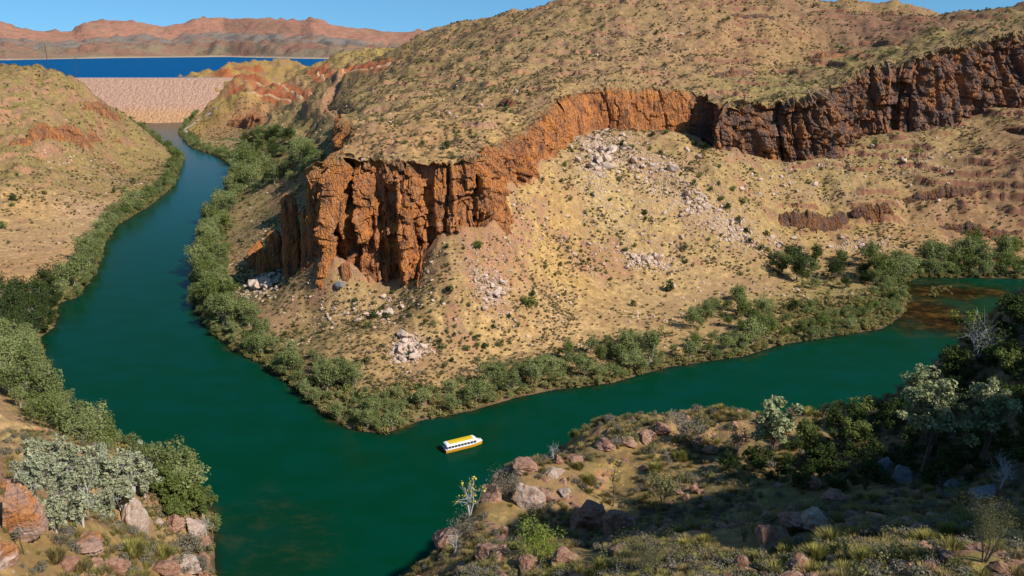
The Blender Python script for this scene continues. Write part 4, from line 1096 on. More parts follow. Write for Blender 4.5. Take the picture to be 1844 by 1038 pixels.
def thin(x, y, d):
    """drop points closer than their own spacing to one already kept"""
    keep = []; cell = {}; g_ = float(np.max(d))
    for i in range(len(x)):
        cx_, cy_ = int(x[i] // g_), int(y[i] // g_); ok = True
        for a in (-1, 0, 1):
            for b in (-1, 0, 1):
                for j in cell.get((cx_ + a, cy_ + b), ()):
                    if (x[i] - x[j]) ** 2 + (y[i] - y[j]) ** 2 < d[i] ** 2: ok = False; break
                if not ok: break
            if not ok: break
        if ok: keep.append(i); cell.setdefault((cx_, cy_), []).append(i)
    return np.array(keep)
def place_tree(name, tm, loc, s, rz, label, cat, group, sz=1.0):
    e = empty(name, tuple(loc), rz); e.scale = (s, s, s * sz); tag(e, label, cat, group)
    obj('trunk', tm[0], e)
    if tm[1] is not None: obj('crown', tm[1], e)
    return e

# ---- trees and scrub along the banks
RT = [branch_tree(100 + k, 8.0, 6.4 + 0.5 * (k % 3), 38, 44, 0.46, 0.14, 0.12, None, 2, M_LEAF_RIVER) for k in range(6)]
RG = [branch_tree(120 + k, 8.0, 7.0, 38, 44, 0.48, 0.15, 0.1, None, 1, M_LEAF_GREEN) for k in range(3)]
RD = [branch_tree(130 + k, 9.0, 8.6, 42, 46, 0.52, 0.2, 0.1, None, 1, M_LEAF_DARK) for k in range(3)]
KINDS = RT + RG + RD
bank = []
for P in (np.array(lb), np.array(hb[:-1])):
    C = catmull(P, 2.0); d = np.gradient(C, axis=0); d /= np.linalg.norm(d, axis=1)[:, None]
    nl = np.stack([-d[:, 1], d[:, 0]], 1)
    for rep_ in range(7):
        off = rng.uniform(-32, 32, len(C)); q = C + nl * off[:, None] + rng.normal(size=C.shape)
        bank.append(q)
bank = np.concatenate(bank)
sd_ = samp(sdR, bank[:, 0], bank[:, 1]); z_ = Hgt(bank[:, 0], bank[:, 1])
bpx, bpy_, _ = project(bank[:, 0], bank[:, 1], z_)
# belt of trees: how far it reaches inland (metres) along the photograph's banks
wid = np.where(bpx < 345, 11.0, 17.0)
wid = np.where((bpx > 560) & (bpx < 860) & (bpy_ > 560), 26, wid)
wid = np.where((bpx >= 860) & (bpx < 1640) & (bpy_ > 480), 30, wid)
wid = np.where((bpx >= 1150) & (bpx < 1340) & (bpy_ > 480), 22, wid)
wid = np.where((bpx < 480) & (bpx > 330) & (bpy_ > 330), 24, wid)
wid = np.where((bpx < 200) & (bpy_ > 500), 24, wid)
wid = np.where((bpy_ < 250) & (bpx < 345), 7, wid)
wid = np.where(bank[:, 1] < 200, 10, wid)
m_ = (sd_ > -0.8) & (sd_ < wid * rng.uniform(0.5, 1.05, len(bank))) & (z_ < 22)
bank = bank[m_]
def region_pts(pxy, n):
    out = []
    P = np.array(pxy, float); lo, hi = P.min(0), P.max(0); tries = 0
    while len(out) < n and tries < n * 8:
        tries += 1
        q = rng.uniform(lo, hi)
        if poly_sd([q[0]], [q[1]], [tuple(c) for c in P])[0] < 0: continue
        h_ = hit(*q)
        if h_ is not None: out.append(h_)
    return np.array(out).reshape(-1, 3)
groves = [([(445,250),(505,238),(560,262),(585,300),(560,325),(500,330),(450,350),(425,300)], 170), ([(1385,470),(1480,465),(1600,470),(1560,510),(1500,530),(1400,512)], 34),
          ([(1600,462),(1844,450),(1850,492),(1640,494)], 60), ([(0,520),(95,548),(90,600),(60,640),(85,700),(60,745),(0,735)], 60), ([(340,262),(400,262),(415,285),(360,275)], 14),
          ([(1230,560),(1330,540),(1420,560),(1590,540),(1610,580),(1400,612),(1250,636)], 80), ([(880,690),(1000,640),(1150,610),(1180,640),(1000,690)], 50)]
gp = [region_pts(*g_) for g_ in groves]
xy = np.concatenate([bank] + [q[:, :2] for q in gp])
xy = xy[rng.permutation(len(xy))]
dd = rng.uniform(3.2, 8.5, len(xy)) * np.where(xy[:, 1] > 900, 1.25, 1.0)
k_ = thin(xy[:, 0], xy[:, 1], dd); xy = xy[k_]
tz = Hgt(xy[:, 0], xy[:, 1]); px_, py_, fd = project(xy[:, 0], xy[:, 1], tz)
sdt = samp(sdR, xy[:, 0], xy[:, 1]); 
okm = (samp(sdP, xy[:, 0], xy[:, 1]) < -4) & (sdt > -0.8)
xy, tz, px_, py_, fd, sdt = xy[okm], tz[okm], px_[okm], py_[okm], fd[okm], sdt[okm]
sc_t = (0.65 + 1.5 * rng.random(len(xy)) ** 1.5) * np.where(sdt < 4, 0.62, 1.0) * np.where(sdt > 12, 0.9, 1.0)
sc_t *= np.where((px_ < 460) & (py_ > 290), 1.25, 1.0)
sc_t *= np.where((px_ > 420) & (px_ < 600) & (py_ < 345), 1.5, 1.0) * np.where((px_ > 1380) & (py_ < 512), 1.35, 1.0)
sc_t *= np.where((px_ > 560) & (px_ < 870) & (py_ > 600) & (sdt > 6), 0.8, 1.0)
hn = n2(xy[:, 0] / 22, xy[:, 1] / 22, 401)
kind = rng.integers(0, 6, len(xy))
kind = np.where((hn > 0.28) & (sdt > 5), 6 + rng.integers(0, 3, len(xy)), kind)
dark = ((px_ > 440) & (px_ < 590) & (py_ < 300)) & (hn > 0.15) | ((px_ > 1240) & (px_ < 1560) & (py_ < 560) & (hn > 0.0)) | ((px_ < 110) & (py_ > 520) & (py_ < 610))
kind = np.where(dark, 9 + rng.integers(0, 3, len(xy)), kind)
low_ = (px_ > 1380) & (py_ > 520) & (py_ < 600); sc_t = np.where(low_, sc_t * 0.6, sc_t)
vis = visible(xy[:, 0], xy[:, 1], tz + 6 * sc_t) & inframe(px_, py_, 30)
size = np.where(vis, sc_t / fd, 0); order = np.argsort(-size)
def where_bank(px, py):
    if px < 345 and py < 345: return 'on the far left bank under the left hill'
    if px < 345 and py < 440: return 'on the left bank beside the tan flat'
    if px < 240 and py < 560: return 'on the left bank at the end of the tan flat'
    if px < 240 and py < 660: return 'in the thicket at the left edge, upper end'
    if px < 240 and py < 790: return 'in the thicket at the left edge, lower end'
    if px < 400 and py > 760: return 'behind the pale gum trees at lower left'
    if py < 270: return 'near the foot of the dam'
    if py < 345: return 'in the grove between dam and bluff'
    if px < 560 and py < 450: return 'on the headland bank left of the bluff'
    if px < 560 and py < 580: return 'on the headland bank by the pale rock heap'
    if px < 580: return 'on the headland bank turning towards the tip'
    if px < 720: return 'on the left side of the headland tip'
    if px < 860: return 'on the headland tip opposite the boat'
    if px < 1020: return 'on the straight bank just right of the boat'
    if px < 1230: return 'on the middle of the straight bank'
    if py < 512 and px < 1580: return 'in the dark grove under the red ledge'
    if py < 512: return 'in the grove at the right edge'
    if px < 1420: return 'on the bank below the tan flat'
    return 'on the reedy point beside the shallows'
def SZ(v): return 'tall ' if v > 1.45 else ('low ' if v < 0.95 else 'middling ')
KN = ['grey-green'] * 6 + ['fresh green'] * 3 + ['dark round'] * 3
for i in order[:300]:
    wb = where_bank(px_[i], py_[i])
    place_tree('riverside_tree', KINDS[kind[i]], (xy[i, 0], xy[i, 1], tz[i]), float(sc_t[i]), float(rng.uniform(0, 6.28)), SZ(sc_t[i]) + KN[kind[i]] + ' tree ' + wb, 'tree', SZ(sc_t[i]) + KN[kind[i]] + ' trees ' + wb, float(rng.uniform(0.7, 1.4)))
rest = order[300:]; rest = rest[(size[rest] > 0) | (rng.random(len(rest)) < 0.5)]
scatter('riverside_thicket', np.stack([xy[rest, 0], xy[rest, 1], tz[rest]], 1), sc_t[rest], rng.uniform(0, 6.28, len(rest)), [k[1] for k in KINDS], 'grey-green riverside thicket filling in behind the bank trees', kind[rest])

# low scrub and reeds right on the waterline
SH_B = [shrub_mesh(200 + k, 2.6, 3.4, 190, 0.55, M_LEAF_SCRUB) for k in range(4)]
q = []
for P in (np.array(lb), np.array(hb[:-1])):
    C = catmull(P, 1.3); d = np.gradient(C, axis=0); d /= np.linalg.norm(d, axis=1)[:, None]
    for rep_ in range(2): q.append(C + np.stack([-d[:, 1], d[:, 0]], 1) * rng.uniform(-6, 6, len(C))[:, None])
q.append(region_pts([(1380,560),(1560,530),(1640,520),(1630,560),(1590,586),(1400,612)], 420)[:, :2])
q.append(region_pts([(560,690),(680,690),(800,700),(830,735),(700,772),(620,755)], 160)[:, :2])
q.append(region_pts([(335,262),(400,270),(430,300),(470,300),(420,262)], 60)[:, :2])
q = np.concatenate(q); q = q[rng.permutation(len(q))]
s_ = samp(sdR, q[:, 0], q[:, 1]); q = q[(s_ > -0.6) & (q[:, 1] > 150)]
q = q[thin(q[:, 0], q[:, 1], np.full(len(q), 2.0))]
qz = np.maximum(Hgt(q[:, 0], q[:, 1]), -0.1); qx, qy, qf = project(q[:, 0], q[:, 1], qz)
qs = rng.uniform(0.6, 1.6, len(q))
v_ = visible(q[:, 0], q[:, 1], qz + 2) & inframe(qx, qy); sz_ = np.where(v_, qs / qf, 0); od = np.argsort(-sz_)
for i in od[:300]:
    wb = where_bank(qx[i], qy[i]); o = obj('bank_shrub', SH_B[i % 4], None, (q[i, 0], q[i, 1], qz[i] - 0.1)); o.scale = (qs[i],) * 3; o.rotation_euler = (0, 0, rng.uniform(0, 6.28))
    z_w = 'spreading ' if qs[i] > 1.25 else ''
    tag(o, z_w + 'low olive shrub ' + wb, 'shrub', z_w + 'olive shrubs ' + wb)
od = od[300:]; od = od[sz_[od] > 0]
scatter('bank_reeds', np.stack([q[od, 0], q[od, 1], qz[od]], 1), qs[od], rng.uniform(0, 6.28, len(od)), SH_B, 'olive reeds and low scrub along the waterline')
# small reed island in the shallows
isl = empty('reed_island', atZ(1695, 530, 0)); tag(isl, 'small green reed island in the brown shallows near the right edge', 'reed bed')
for k in range(26):
    g = atZ(1672 + 44 * rng.random(), 536 - 18 * rng.random(), -0.1); o = obj('reed_clump', SH_B[k % 4], isl); o.location = Vector(g) - isl.location; o.scale = (0.75,) * 3; o.rotation_euler = (0, 0, k)

# ------------------------------------------------------------------ slopes: shrubs, tussocks, boulders
HS = [shrub_mesh(230 + k, 3.4, 3.6, 230, 0.55, M_LEAF_DARK if k < 2 else (M_LEAF_GREEN if k < 4 else M_LEAF_OLIVE)) for k in range(6)]
N0 = 9000
tq = rng.uniform(R(-34), R(34), N0); rq = np.exp(rng.uniform(math.log(330), math.log(1700), N0))
hx, hy = rq * np.sin(tq), rq * np.cos(tq)
cl_n = fbm2(hx / 60, hy / 60, 3, 411)
dens = 0.10 + 0.5 * sstep(-0.1, 0.5, cl_n)
dens = np.where((hx < -150) & (hy < 1500), dens * 1.3, dens)
hz = Hgt(hx, hy); hpx, hpy, hf = project(hx, hy, hz)
dens *= np.where((hpx > 1480) & (hpy < 120), 2.2, 1.0)
dens *= np.where((hpx > 430) & (hpx < 960) & (hpy > 440), 2.2, 1.0)
dens *= np.where((hpx > 1000) & (hpx < 1400) & (hpy > 500), 0.15, 1.0) * np.where((hpx < 170) & (hpy > 375), 0.25, 1.0)
m_ = (rng.random(N0) < dens) & (samp(sdR, hx, hy) > 14) & (samp(slope, hx, hy) < 1.3) & (np.abs(samp(sdP, hx, hy) - 4) > 9)
hx, hy, hz = hx[m_], hy[m_], hz[m_]
# shrubs the photograph shows singly, then those of the gully
SPOT = [(860,447,1.3),(810,527,1.1),(955,552,1.7),(945,548,1.2),(1205,525,1.6),(1335,497,0.8),(1162,388,1.1),(25,362,1.9),(6,412,1.6),(795,628,.8),(840,632,.7),(22,372,1.2),
        (625,240,1.5),(632,208,1.4),(528,357,.0),(790,405,1.2),(648,372,.9),(1020,222,1.3),(1035,208,1.3),(1042,228,1.2),(1012,240,1.1),(940,75,.9),(935,62,.8),(795,128,.9),(778,112,1.0),(870,95,.9),(985,70,1.0),(930,40,.8),(1185,12,.9),(1100,110,.9),(890,160,.9),
        (1175,245,1.1),(1200,242,1.2),(1222,238,1.1),(1250,262,1.0),(1268,268,1.3),(1300,268,1.1),(1240,310,1.0),(1260,320,1.2),(1250,335,1.1),(1280,345,1.0),(1300,362,1.1),(1310,378,1.2),(1330,400,1.0),(1345,420,1.1),(1350,440,1.2),(1370,452,1.2),(1320,345,1.0),
        (1170,272,1.0),(1140,268,1.0),(1120,262,1.1),(1190,278,1.0),(1500,195,.9),(1495,190,.9),(1575,262,1.3),(1450,500,1.4),(640,545,.7),(1010,480,.7),(1060,470,.7),(1125,455,.8),(1100,505,.7),(700,380,.0),(240,330,1.4),(225,345,1.3),(205,348,1.2)]
sp = [(hit(a, b), s) for a, b, s in SPOT if s > 0]
sx = np.array([p[0][0] for p in sp]); sy = np.array([p[0][1] for p in sp]); sz2 = np.array([p[0][2] for p in sp])
scl = rng.uniform(0.3, 1.1, len(hx)); scl = np.where(rng.random(len(hx)) < 0.12, scl * 1.6, scl)
hx = np.concatenate([sx, hx]); hy = np.concatenate([sy, hy]); hz = np.concatenate([sz2, hz]); scl = np.concatenate([[p[1] * 1.45 for p in sp], scl])
hpx, hpy, hf = project(hx, hy, hz)
vs = visible(hx, hy, hz + 2) & inframe(hpx, hpy, 5)
def where_slope(px, py):
    if px < 300: return 'on the left hill'
    if px < 600 and py < 350: return 'on the slopes right of the dam'
    if py < 300 and px < 1000: return 'on the open hillside above the orange bluff'
    if py < 170 and px < 1420: return 'high on the main hillside'
    if py < 260 and px >= 1230: return 'on the ridge above the dark cliff wall'
    if px < 900: return 'on the rocky ground below the bluff'
    if px < 1240: return 'on the yellow talus beside the rubble chute'
    return 'on the slope under the dark cliff wall'
sizes = np.where(vs, scl / hf, 0); sizes[:len(sp)] = 9; od = np.argsort(-sizes)
kk = rng.integers(0, 6, len(hx)); kk[:len(sp)] = rng.integers(0, 4, len(sp))
CN = ['dark green', 'dark green', 'green', 'green', 'olive', 'olive']
for i in od[:300]:
    ws = where_slope(hpx[i], hpy[i]); o = obj('hill_shrub', HS[kk[i]], None, (hx[i], hy[i], hz[i] - 0.15)); s = float(scl[i]); o.scale = (s, s, s * rng.uniform(.8, 1.1)); o.rotation_euler = (0, 0, rng.uniform(0, 6.28))
    z_w = 'large ' if scl[i] > 1.1 else ('small ' if scl[i] < 0.75 else '')
    tag(o, z_w + CN[kk[i]] + ' rounded shrub ' + ws, 'shrub', z_w + CN[kk[i]] + ' shrubs ' + ws)
od = od[300:]; od = od[sizes[od] > 0]
scatter('hill_scrub', np.stack([hx[od], hy[od], hz[od]], 1), scl[od], rng.uniform(0, 6.28, len(od)), HS, 'thin scatter of small scrub over the dry slopes', kk[od])

# tussocks and low scrub everywhere on the slopes
TS = [tussock_mesh(300 + k, 60, 1.0, 1.7, 0.14, M_TUSSOCK) for k in range(3)] + [shrub_mesh(310 + k, 1.0, 1.7, 70, 0.36, M_SCRUB, 1, .6) for k in range(3)] + [shrub_mesh(320 + k, 0.8, 1.6, 56, 0.36, M_LEAF_GREY, 1, .6) for k in range(2)]
N1 = 250000
tq = rng.uniform(R(-34), R(34), N1); rq = np.exp(rng.uniform(math.log(170), math.log(1900), N1))
gx_, gy_ = rq * np.sin(tq), rq * np.cos(tq); gz_ = HgtTop(gx_, gy_)
gpx, gpy, gf = project(gx_, gy_, gz_)
den = 0.12 + 0.75 * sstep(-0.15, 0.5, fbm2(gx_ / 28, gy_ / 28, 4, 421))
den = np.where((gpx > 430) & (gpx < 1050) & (gpy > 430) & (gpy < 700), np.maximum(den * 1.35, 0.35), den)
den *= np.where((gpx > 1040) & (gpx < 1400) & (gpy > 490) & (gpy < 600), 0.3, 1.0) * np.where((gpx < 170) & (gpy > 390) & (gpy < 520), 0.2, 1.0)
m_ = (rng.random(N1) < den) & (samp(sdR, gx_, gy_) > 4) & ((samp(slope, gx_, gy_) < 2.4) | (samp(sdP, gx_, gy_) > 9)) & (np.abs(samp(sdP, gx_, gy_) - 3) > 6) & inframe(gpx, gpy, 10) & (samp(redm, gx_, gy_) < 0.4)
gx_, gy_, gz_, gf = gx_[m_], gy_[m_], gz_[m_], gf[m_]
vs = visible(gx_, gy_, gz_ + 1.0, 90); gx_, gy_, gz_, gf = gx_[vs], gy_[vs], gz_[vs], gf[vs]
gs = rng.uniform(0.5, 1.5, len(gx_)) ** 1.3 * np.clip((gf / 600) ** 0.6, 0.75, 2.2)
wk = rng.random(len(gx_)); lush = n2(gx_ / 80, gy_ / 80, 431)
vi_ = np.where(wk < 0.42 - 0.15 * lush, rng.integers(0, 3, len(gx_)), np.where(wk < 0.85, 3 + rng.integers(0, 3, len(gx_)), 6 + rng.integers(0, 2, len(gx_))))
scatter('slope_grass', np.stack([gx_, gy_, gz_ - 0.05], 1), gs, rng.uniform(0, 6.28, len(gx_)), TS, 'dry spinifex tussocks and low scrub covering the slopes', vi_)

# boulders
BM = [rock_mesh(400 + k, (1.0, 0.8, 0.75), M_BOULDER, 2) for k in range(8)]
REG = [(1085,262,42,22,70,2.6,'in the pale rubble chute below the orange back wall'),(1075,300,22,20,34,2.6,'in the pale rubble chute below the orange back wall'),(1180,300,50,18,40,2.4,'in the boulder run down the gully'),(1255,365,34,30,52,2.2,'in the boulder run down the gully'),(1320,420,26,28,40,2.2,'in the boulder run down the gully'),
       (1150,400,60,60,44,1.7,'on the yellow talus slope'),(1160,470,36,12,12,3.2,'on the lower talus above the tan flat'),(1000,420,70,60,30,1.4,'on the yellow talus slope'),(880,520,24,30,26,2.0,'on the talus right of the rock fin'),(475,512,22,14,28,3.0,'in the pale heap under the left end of the bluff'),
       (735,628,22,18,20,2.8,'in the heap near the tip of the headland'),(660,560,70,30,26,1.5,'on the rocky ground below the bluff'),(1400,330,60,30,24,2.2,'on the slope under the dark cliff wall'),(1490,300,70,30,24,2.2,'on the slope under the dark cliff wall'),(1650,300,100,50,28,1.8,'on the slope under the dark cliff wall'),(1540,445,50,12,16,2.6,'at the foot of the slope above the right hand grove'),(1400,445,40,20,16,2.2,'at the foot of the slope above the right hand grove'),
       (830,170,120,50,30,1.6,'on the open hillside above the orange bluff'),(1150,80,160,40,36,1.6,'high on the main hillside'),(130,290,70,30,36,1.8,'on the left hill')]
spots = []
for cx_, cy_, ax, ay, n, s, wtxt in REG:
    for k in range(n):
        g = hit(cx_ + rng.normal() * ax * .6, cy_ + rng.normal() * ay * .6)
        if g is None or samp(sdR, g[0], g[1]) < 3 or samp(sdP, g[0], g[1]) > -2 and cy_ > 200: continue
        spots.append((g, 1.5 * s * math.exp(rng.normal() * 0.4), wtxt))
BIG = [(1412,337,4.2,'largest pale boulder standing left on the slope under the dark wall'),(1466,336,4.2,'upright pale boulder on the middle of the right slope'),(1212,518,5.0,'big white boulder beside a dark bush on the tan flat'),(1258,285,5.5,'big grey block at the mouth of the shadowed hollow'),(1238,272,6.5,'orange sided block in front of the shadowed hollow'),
       (1150,470,6.0,'long split boulder on the lower talus'),(1088,478,4.0,'tilted pale slab left of the split boulder'),(1178,474,4.0,'pale boulder right of the split boulder'),(742,628,4.4,'pale boulder topping the heap near the headland tip'),(722,648,4.0,'brown boulder at the foot of the headland tip heap'),(490,498,5.2,'long pale slab on top of the heap under the bluff'),(497,522,4.4,'white boulder at the front of the heap under the bluff'),
       (1486,270,6.5,'dark slab leaning under the overhang of the dark wall'),(1584,445,4.2,'grey boulder at the foot of the slope above the grove'),(880,540,4.2,'rounded brown boulder on the talus right of the fin'),(628,520,2.6,'small white boulder below the bluff'),(1570,265,5.5,'dark boulder in front of a bush under the cliff wall')]
spots.sort(key=lambda q: -q[1] / q[0][1])
for px, py, s, l_ in BIG:
    g = hit(px, py); o = obj('boulder', BM[int(px) % 8], None, (g[0], g[1], g[2] + 0.22 * s)); o.scale = (s, s, s); o.rotation_euler = (rng.uniform(-.3, .3), rng.uniform(-.3, .3), rng.uniform(0, 6.28)); tag(o, l_, 'boulder')
g = hit(612, 518); o = obj('boulder', rock_mesh(481, (8.5, 6.5, 5.0), M_BOULDER_GREY, 3), None, (g[0], g[1], g[2] + 1.4)); tag(o, 'dark grey rounded boulder lying below the bluff', 'boulder')
for g, s, wtxt in spots[:283]:
    o = obj('boulder', BM[rng.integers(8)], None, (g[0], g[1], g[2] + 0.2 * s)); o.scale = (s, s * rng.uniform(.8, 1.2), s * rng.uniform(.7, 1.1)); o.rotation_euler = (rng.uniform(-.4, .4), rng.uniform(-.4, .4), rng.uniform(0, 6.28))
    z_w = 'large ' if s > 4.2 else ('small ' if s < 2.6 else '')
    tag(o, z_w + 'pale angular boulder ' + wtxt, 'boulder', z_w + 'pale boulders ' + wtxt)
P_, S_ = [], []
for g, s, _w in spots[283:]: P_.append(g); S_.append(s)
for cx_, cy_, ax, ay, n, s, _w in REG:
    c = hit(cx_, cy_); e = hit(cx_ + ax * .8, cy_); sp_ = np.hypot(*(e - c)[:2]); e2 = hit(cx_, cy_ - ay * .8)
    sp2 = min(80.0, abs(e2[1] - c[1])) if e2 is not None else 40
    for k in range(n * 22):
        x = c[0] + rng.normal() * sp_; y = c[1] + rng.normal() * sp2
        P_.append((x, y, float(Hgt(x, y)))); S_.append(s * rng.uniform(0.25, 0.9))
P_ = np.array(P_); ok_ = (samp(sdR, P_[:, 0], P_[:, 1]) > 4) & (np.abs(samp(sdP, P_[:, 0], P_[:, 1]) - 4) > 7)
scatter('rubble', P_[ok_], np.array(S_)[ok_], rng.uniform(0, 6.28, ok_.sum()), BM, 'small pale stones strewn over the talus and gully')

N4 = 48000
tq = rng.uniform(R(-31), R(34), N4); rq = np.exp(rng.uniform(math.log(400), math.log(1250), N4))
ex, ey = rq * np.sin(tq), rq * np.cos(tq); ez = HgtTop(ex, ey)
dn_ = sstep(0.1, 0.6, fbm2(ex / 22, ey / 22, 4, 461)) * np.where(samp(sdP, ex, ey) > 0, 0.45, 1.0)
dn_ = np.maximum(dn_, 0.85 * sstep(30, 6, samp(path_d([atZ(*q) for q in GUL[0]]), ex, ey) + 8 * n2(ex / 12, ey / 12, 467)))
dn_ = np.maximum(dn_, 0.8 * sstep(-14, -6, samp(sdP, ex, ey)) * (samp(sdP, ex, ey) < -5))
m_ = (rng.random(N4) < dn_) & (samp(sdR, ex, ey) > 12) & (np.abs(samp(sdP, ex, ey) - 3) > 7)
ex, ey, ez = ex[m_], ey[m_], ez[m_]; v_ = visible(ex, ey, ez + 0.8, 90); ex, ey, ez = ex[v_], ey[v_], ez[v_]
BR_ = [rock_mesh(470 + k, (1.0, 0.8, 0.7), M_BOULDER_RED if k < 2 else M_BOULDER, 2) for k in range(5)]
scatter('scree', np.stack([ex, ey, ez], 1), (0.5 + 2.6 * rng.random(len(ex)) ** 3) * np.where(samp(path_d([atZ(*q) for q in GUL[0]]), ex, ey) < 26, 1.45, 1.0), rng.uniform(0, 6.28, len(ex)), BR_, 'broken stones and scree strewn below the cliffs and over the hill')

# ------------------------------------------------------------------ near ground: rocks, trees, spinifex
def mpp(g): return float(project(g[0], g[1], g[2])[2]) / FPX
t = NT('banded_rock')
st_ = t.noise(t.obpos((0.25, 0.25, 2.2), (0.45, 0.35, 0.3)), 1.1, 6, 0.65, 0.4); a_ = t.noise(t.obpos(), 0.3, 5, 0.6); b_ = t.noise(t.obpos(), 2.0, 6, 0.72)
c_ = t.mix(t.ramp(a_, 0.40, 0.56), (0.42, 0.17, 0.055), (0.36, 0.22, 0.16))
c_ = t.mix(t.ramp(st_, 0.54, 0.64, 0, 0.75), c_, (0.52, 0.41, 0.36))
c_ = t.mix(t.ramp(st_, 0.46, 0.36, 0, 0.8), c_, (0.14, 0.08, 0.07))
c_ = t.mix(t.ramp(b_, 0.46, 0.34, 0, 0.6), c_, (0.1, 0.06, 0.05))
t.principled(c_, 0.9, 0.15, t.bump(t.math('ADD', b_, st_), 0.8, 0.3)); M_BANDED = t.m
M_ROCK_WHITE = make_boulder_mat('white_quartz_rock', (0.50, 0.42, 0.36), (0.38, 0.24, 0.17), (0.16, 0.1, 0.08), 0.9)

ROCKS = [(950,912,58,58,'w','blocky white topped rock with a rust face on the near ridge'),(1062,962,105,88,'r','largest dark split rock on the near ridge'),(1112,962,62,60,'r','red rock wedged right of the largest dark split rock'),(1016,892,26,24,'w','small pale rounded rock above the split rock'),
         (985,900,46,32,'r','flat reddish slab beside the white topped rock'),(888,900,60,34,'r','brown slab under the grey bush on the ridge edge'),(806,985,62,56,'r','dark red rock at the lower left lip of the near ridge'),(880,1005,70,34,'r','low red slab near the bottom of the near ridge'),(930,985,40,24,'r','small red rock behind the lime green bush'),
         (910,862,44,34,'r','orange rock on the lip left of the ridge'),(945,846,56,30,'r','long orange rock capping the ridge lip'),(1005,836,26,30,'r','pink standing stone under the bare sapling'),(1034,838,44,24,'r','low pink rock right of the standing stone'),(1000,858,34,30,'w','pale block behind the standing stone'),
         (1090,806,46,24,'r','low rock on the skyline of the ridge'),(1130,800,44,24,'r','reddish rock on the ridge lip left of the feathery trees'),(1165,795,56,34,'r','broken red rock pile under the grey bush'),(1190,780,40,30,'r','rounded pink rock at the top of the ridge lip'),(1256,806,40,34,'r','pale pink rock at the right end of the ridge lip'),(1282,818,36,22,'r','small rock at the edge of the shadow'),
         (1440,955,86,52,'r','broad brown rock in the lower right grass'),(1390,985,74,52,'r','brown rock left of the broad one in the lower right'),(1476,955,72,46,'w','pale rock beside the spinifex clump'),(1342,1030,42,44,'r','upright rock at the bottom edge'),(1432,1032,60,44,'r','pink rock at the bottom edge below the broad brown rock'),(1466,882,32,56,'r','upright dark rock in the middle of the shadow'),
         (1500,905,56,30,'r','low dark rock in the shadow behind the spinifex'),(1590,862,44,78,'g','tall pale grey rock in the shadow under the big tree'),(1632,868,44,56,'g','grey rock right of the tall pale one'),(1540,935,40,22,'r','small reddish rock in the shaded grass'),(1420,930,36,30,'r','small stacked rock above the broad brown rock'),
         (30,962,84,120,'b','big banded orange and white rock at the left edge'),(18,888,70,52,'b','pale banded rock on top of the left edge outcrop'),(-6,1010,56,60,'b','orange banded rock in the left bottom corner'),(246,958,50,86,'w','white pointed boulder on the left slope'),(310,950,44,34,'r','orange rock right of the white pointed boulder'),(350,958,54,40,'w','pale rock at the water side of the left slope'),
         (286,946,22,20,'w','small pale stone beside the white pointed boulder'),(205,1030,64,40,'r','orange stones at the bottom of the left slope'),(292,1034,64,34,'r','purple brown slab at the bottom of the left slope'),(342,1026,50,40,'w','white edged rock at the bottom left waterside'),(150,990,70,26,'b','orange slab in front of the gum trees'),(120,1025,50,30,'r','small orange rock in the left grass'),
         (1020,1020,80,40,'r','red slab at the bottom of the near ridge'),(950,1030,60,34,'r','dark red slab at the bottom left of the ridge'),(1120,1000,50,30,'r','small red rock beside the grey bush'),(1700,1010,50,30,'r','small rock in the lower right grass'),(1780,900,60,40,'g','grey rock in the right shadow'),(1720,880,40,30,'g','grey stone in the right shadow'),(372,985,26,26,'r','brown rock low on the near left waterside'),(366,1018,34,30,'r','red rock at the bottom corner of the near left waterside')]
def strata_rock(seed, dims, mat, sub=4):
    r = np.random.default_rng(seed)
    bm = bmesh.new(); bmesh.ops.create_icosphere(bm, subdivisions=sub, radius=1.0)
    V = np.array([v.co[:] for v in bm.verts]); F = np.array([[v.index for v in f.verts] for f in bm.faces]); bm.free()
    N = r.normal(size=(11, 3)) * np.array([1, 1, 0.8]); N /= np.linalg.norm(N, axis=1)[:, None]; H = r.uniform(0.55, 0.98, 11)
    dt = V @ N.T
    V = V * np.minimum(np.min(np.where(dt > 0.05, H / np.maximum(dt, 0.05), 9), axis=1), 1.2)[:, None]
    V = V + 0.13 * np.stack([n3(V[:, 0] * 1.6, V[:, 1] * 1.6, V[:, 2] * 1.6, seed + q) for q in range(3)], 1)
    for ax, cnt, am in ((np.array([0.25, 0.15, 1.0]), 6.0, 0.16), (np.array([1.0, 0.3, 0.1]), 3.2, 0.10), (np.array([-0.2, 1.0, 0.2]), 3.0, 0.08)):
        ax = ax + r.normal(size=3) * 0.2; ax /= np.linalg.norm(ax)
        L_ = (V @ ax) * cnt * 0.5 + 0.25 * n3(V[:, 0] * 2, V[:, 1] * 2, V[:, 2] * 2, seed + 9) + 50
        k_ = np.floor(L_).astype(int); fr = L_ - k_
        sc_ = 1 + am * (r.random(200)[k_ % 200] - 0.6) - am * 0.55 * np.exp(-(np.minimum(fr, 1 - fr) / 0.07) ** 2)
        rad_ = V - np.outer(V @ ax, ax)
        V = V + rad_ * (sc_ - 1)[:, None]
    V = V * (1 + 0.05 * n3(V[:, 0] * 7, V[:, 1] * 7, V[:, 2] * 7, seed + 4) + 0.03 * n3(V[:, 0] * 15, V[:, 1] * 15, V[:, 2] * 15, seed + 6))[:, None]
    return mesh_np('near_rock', V * np.array(dims) / 2, F, [mat], False)
MR = {'w': M_ROCK_WHITE, 'r': M_BOULDER_RED, 'g': M_BOULDER_GREY, 'b': M_BANDED}
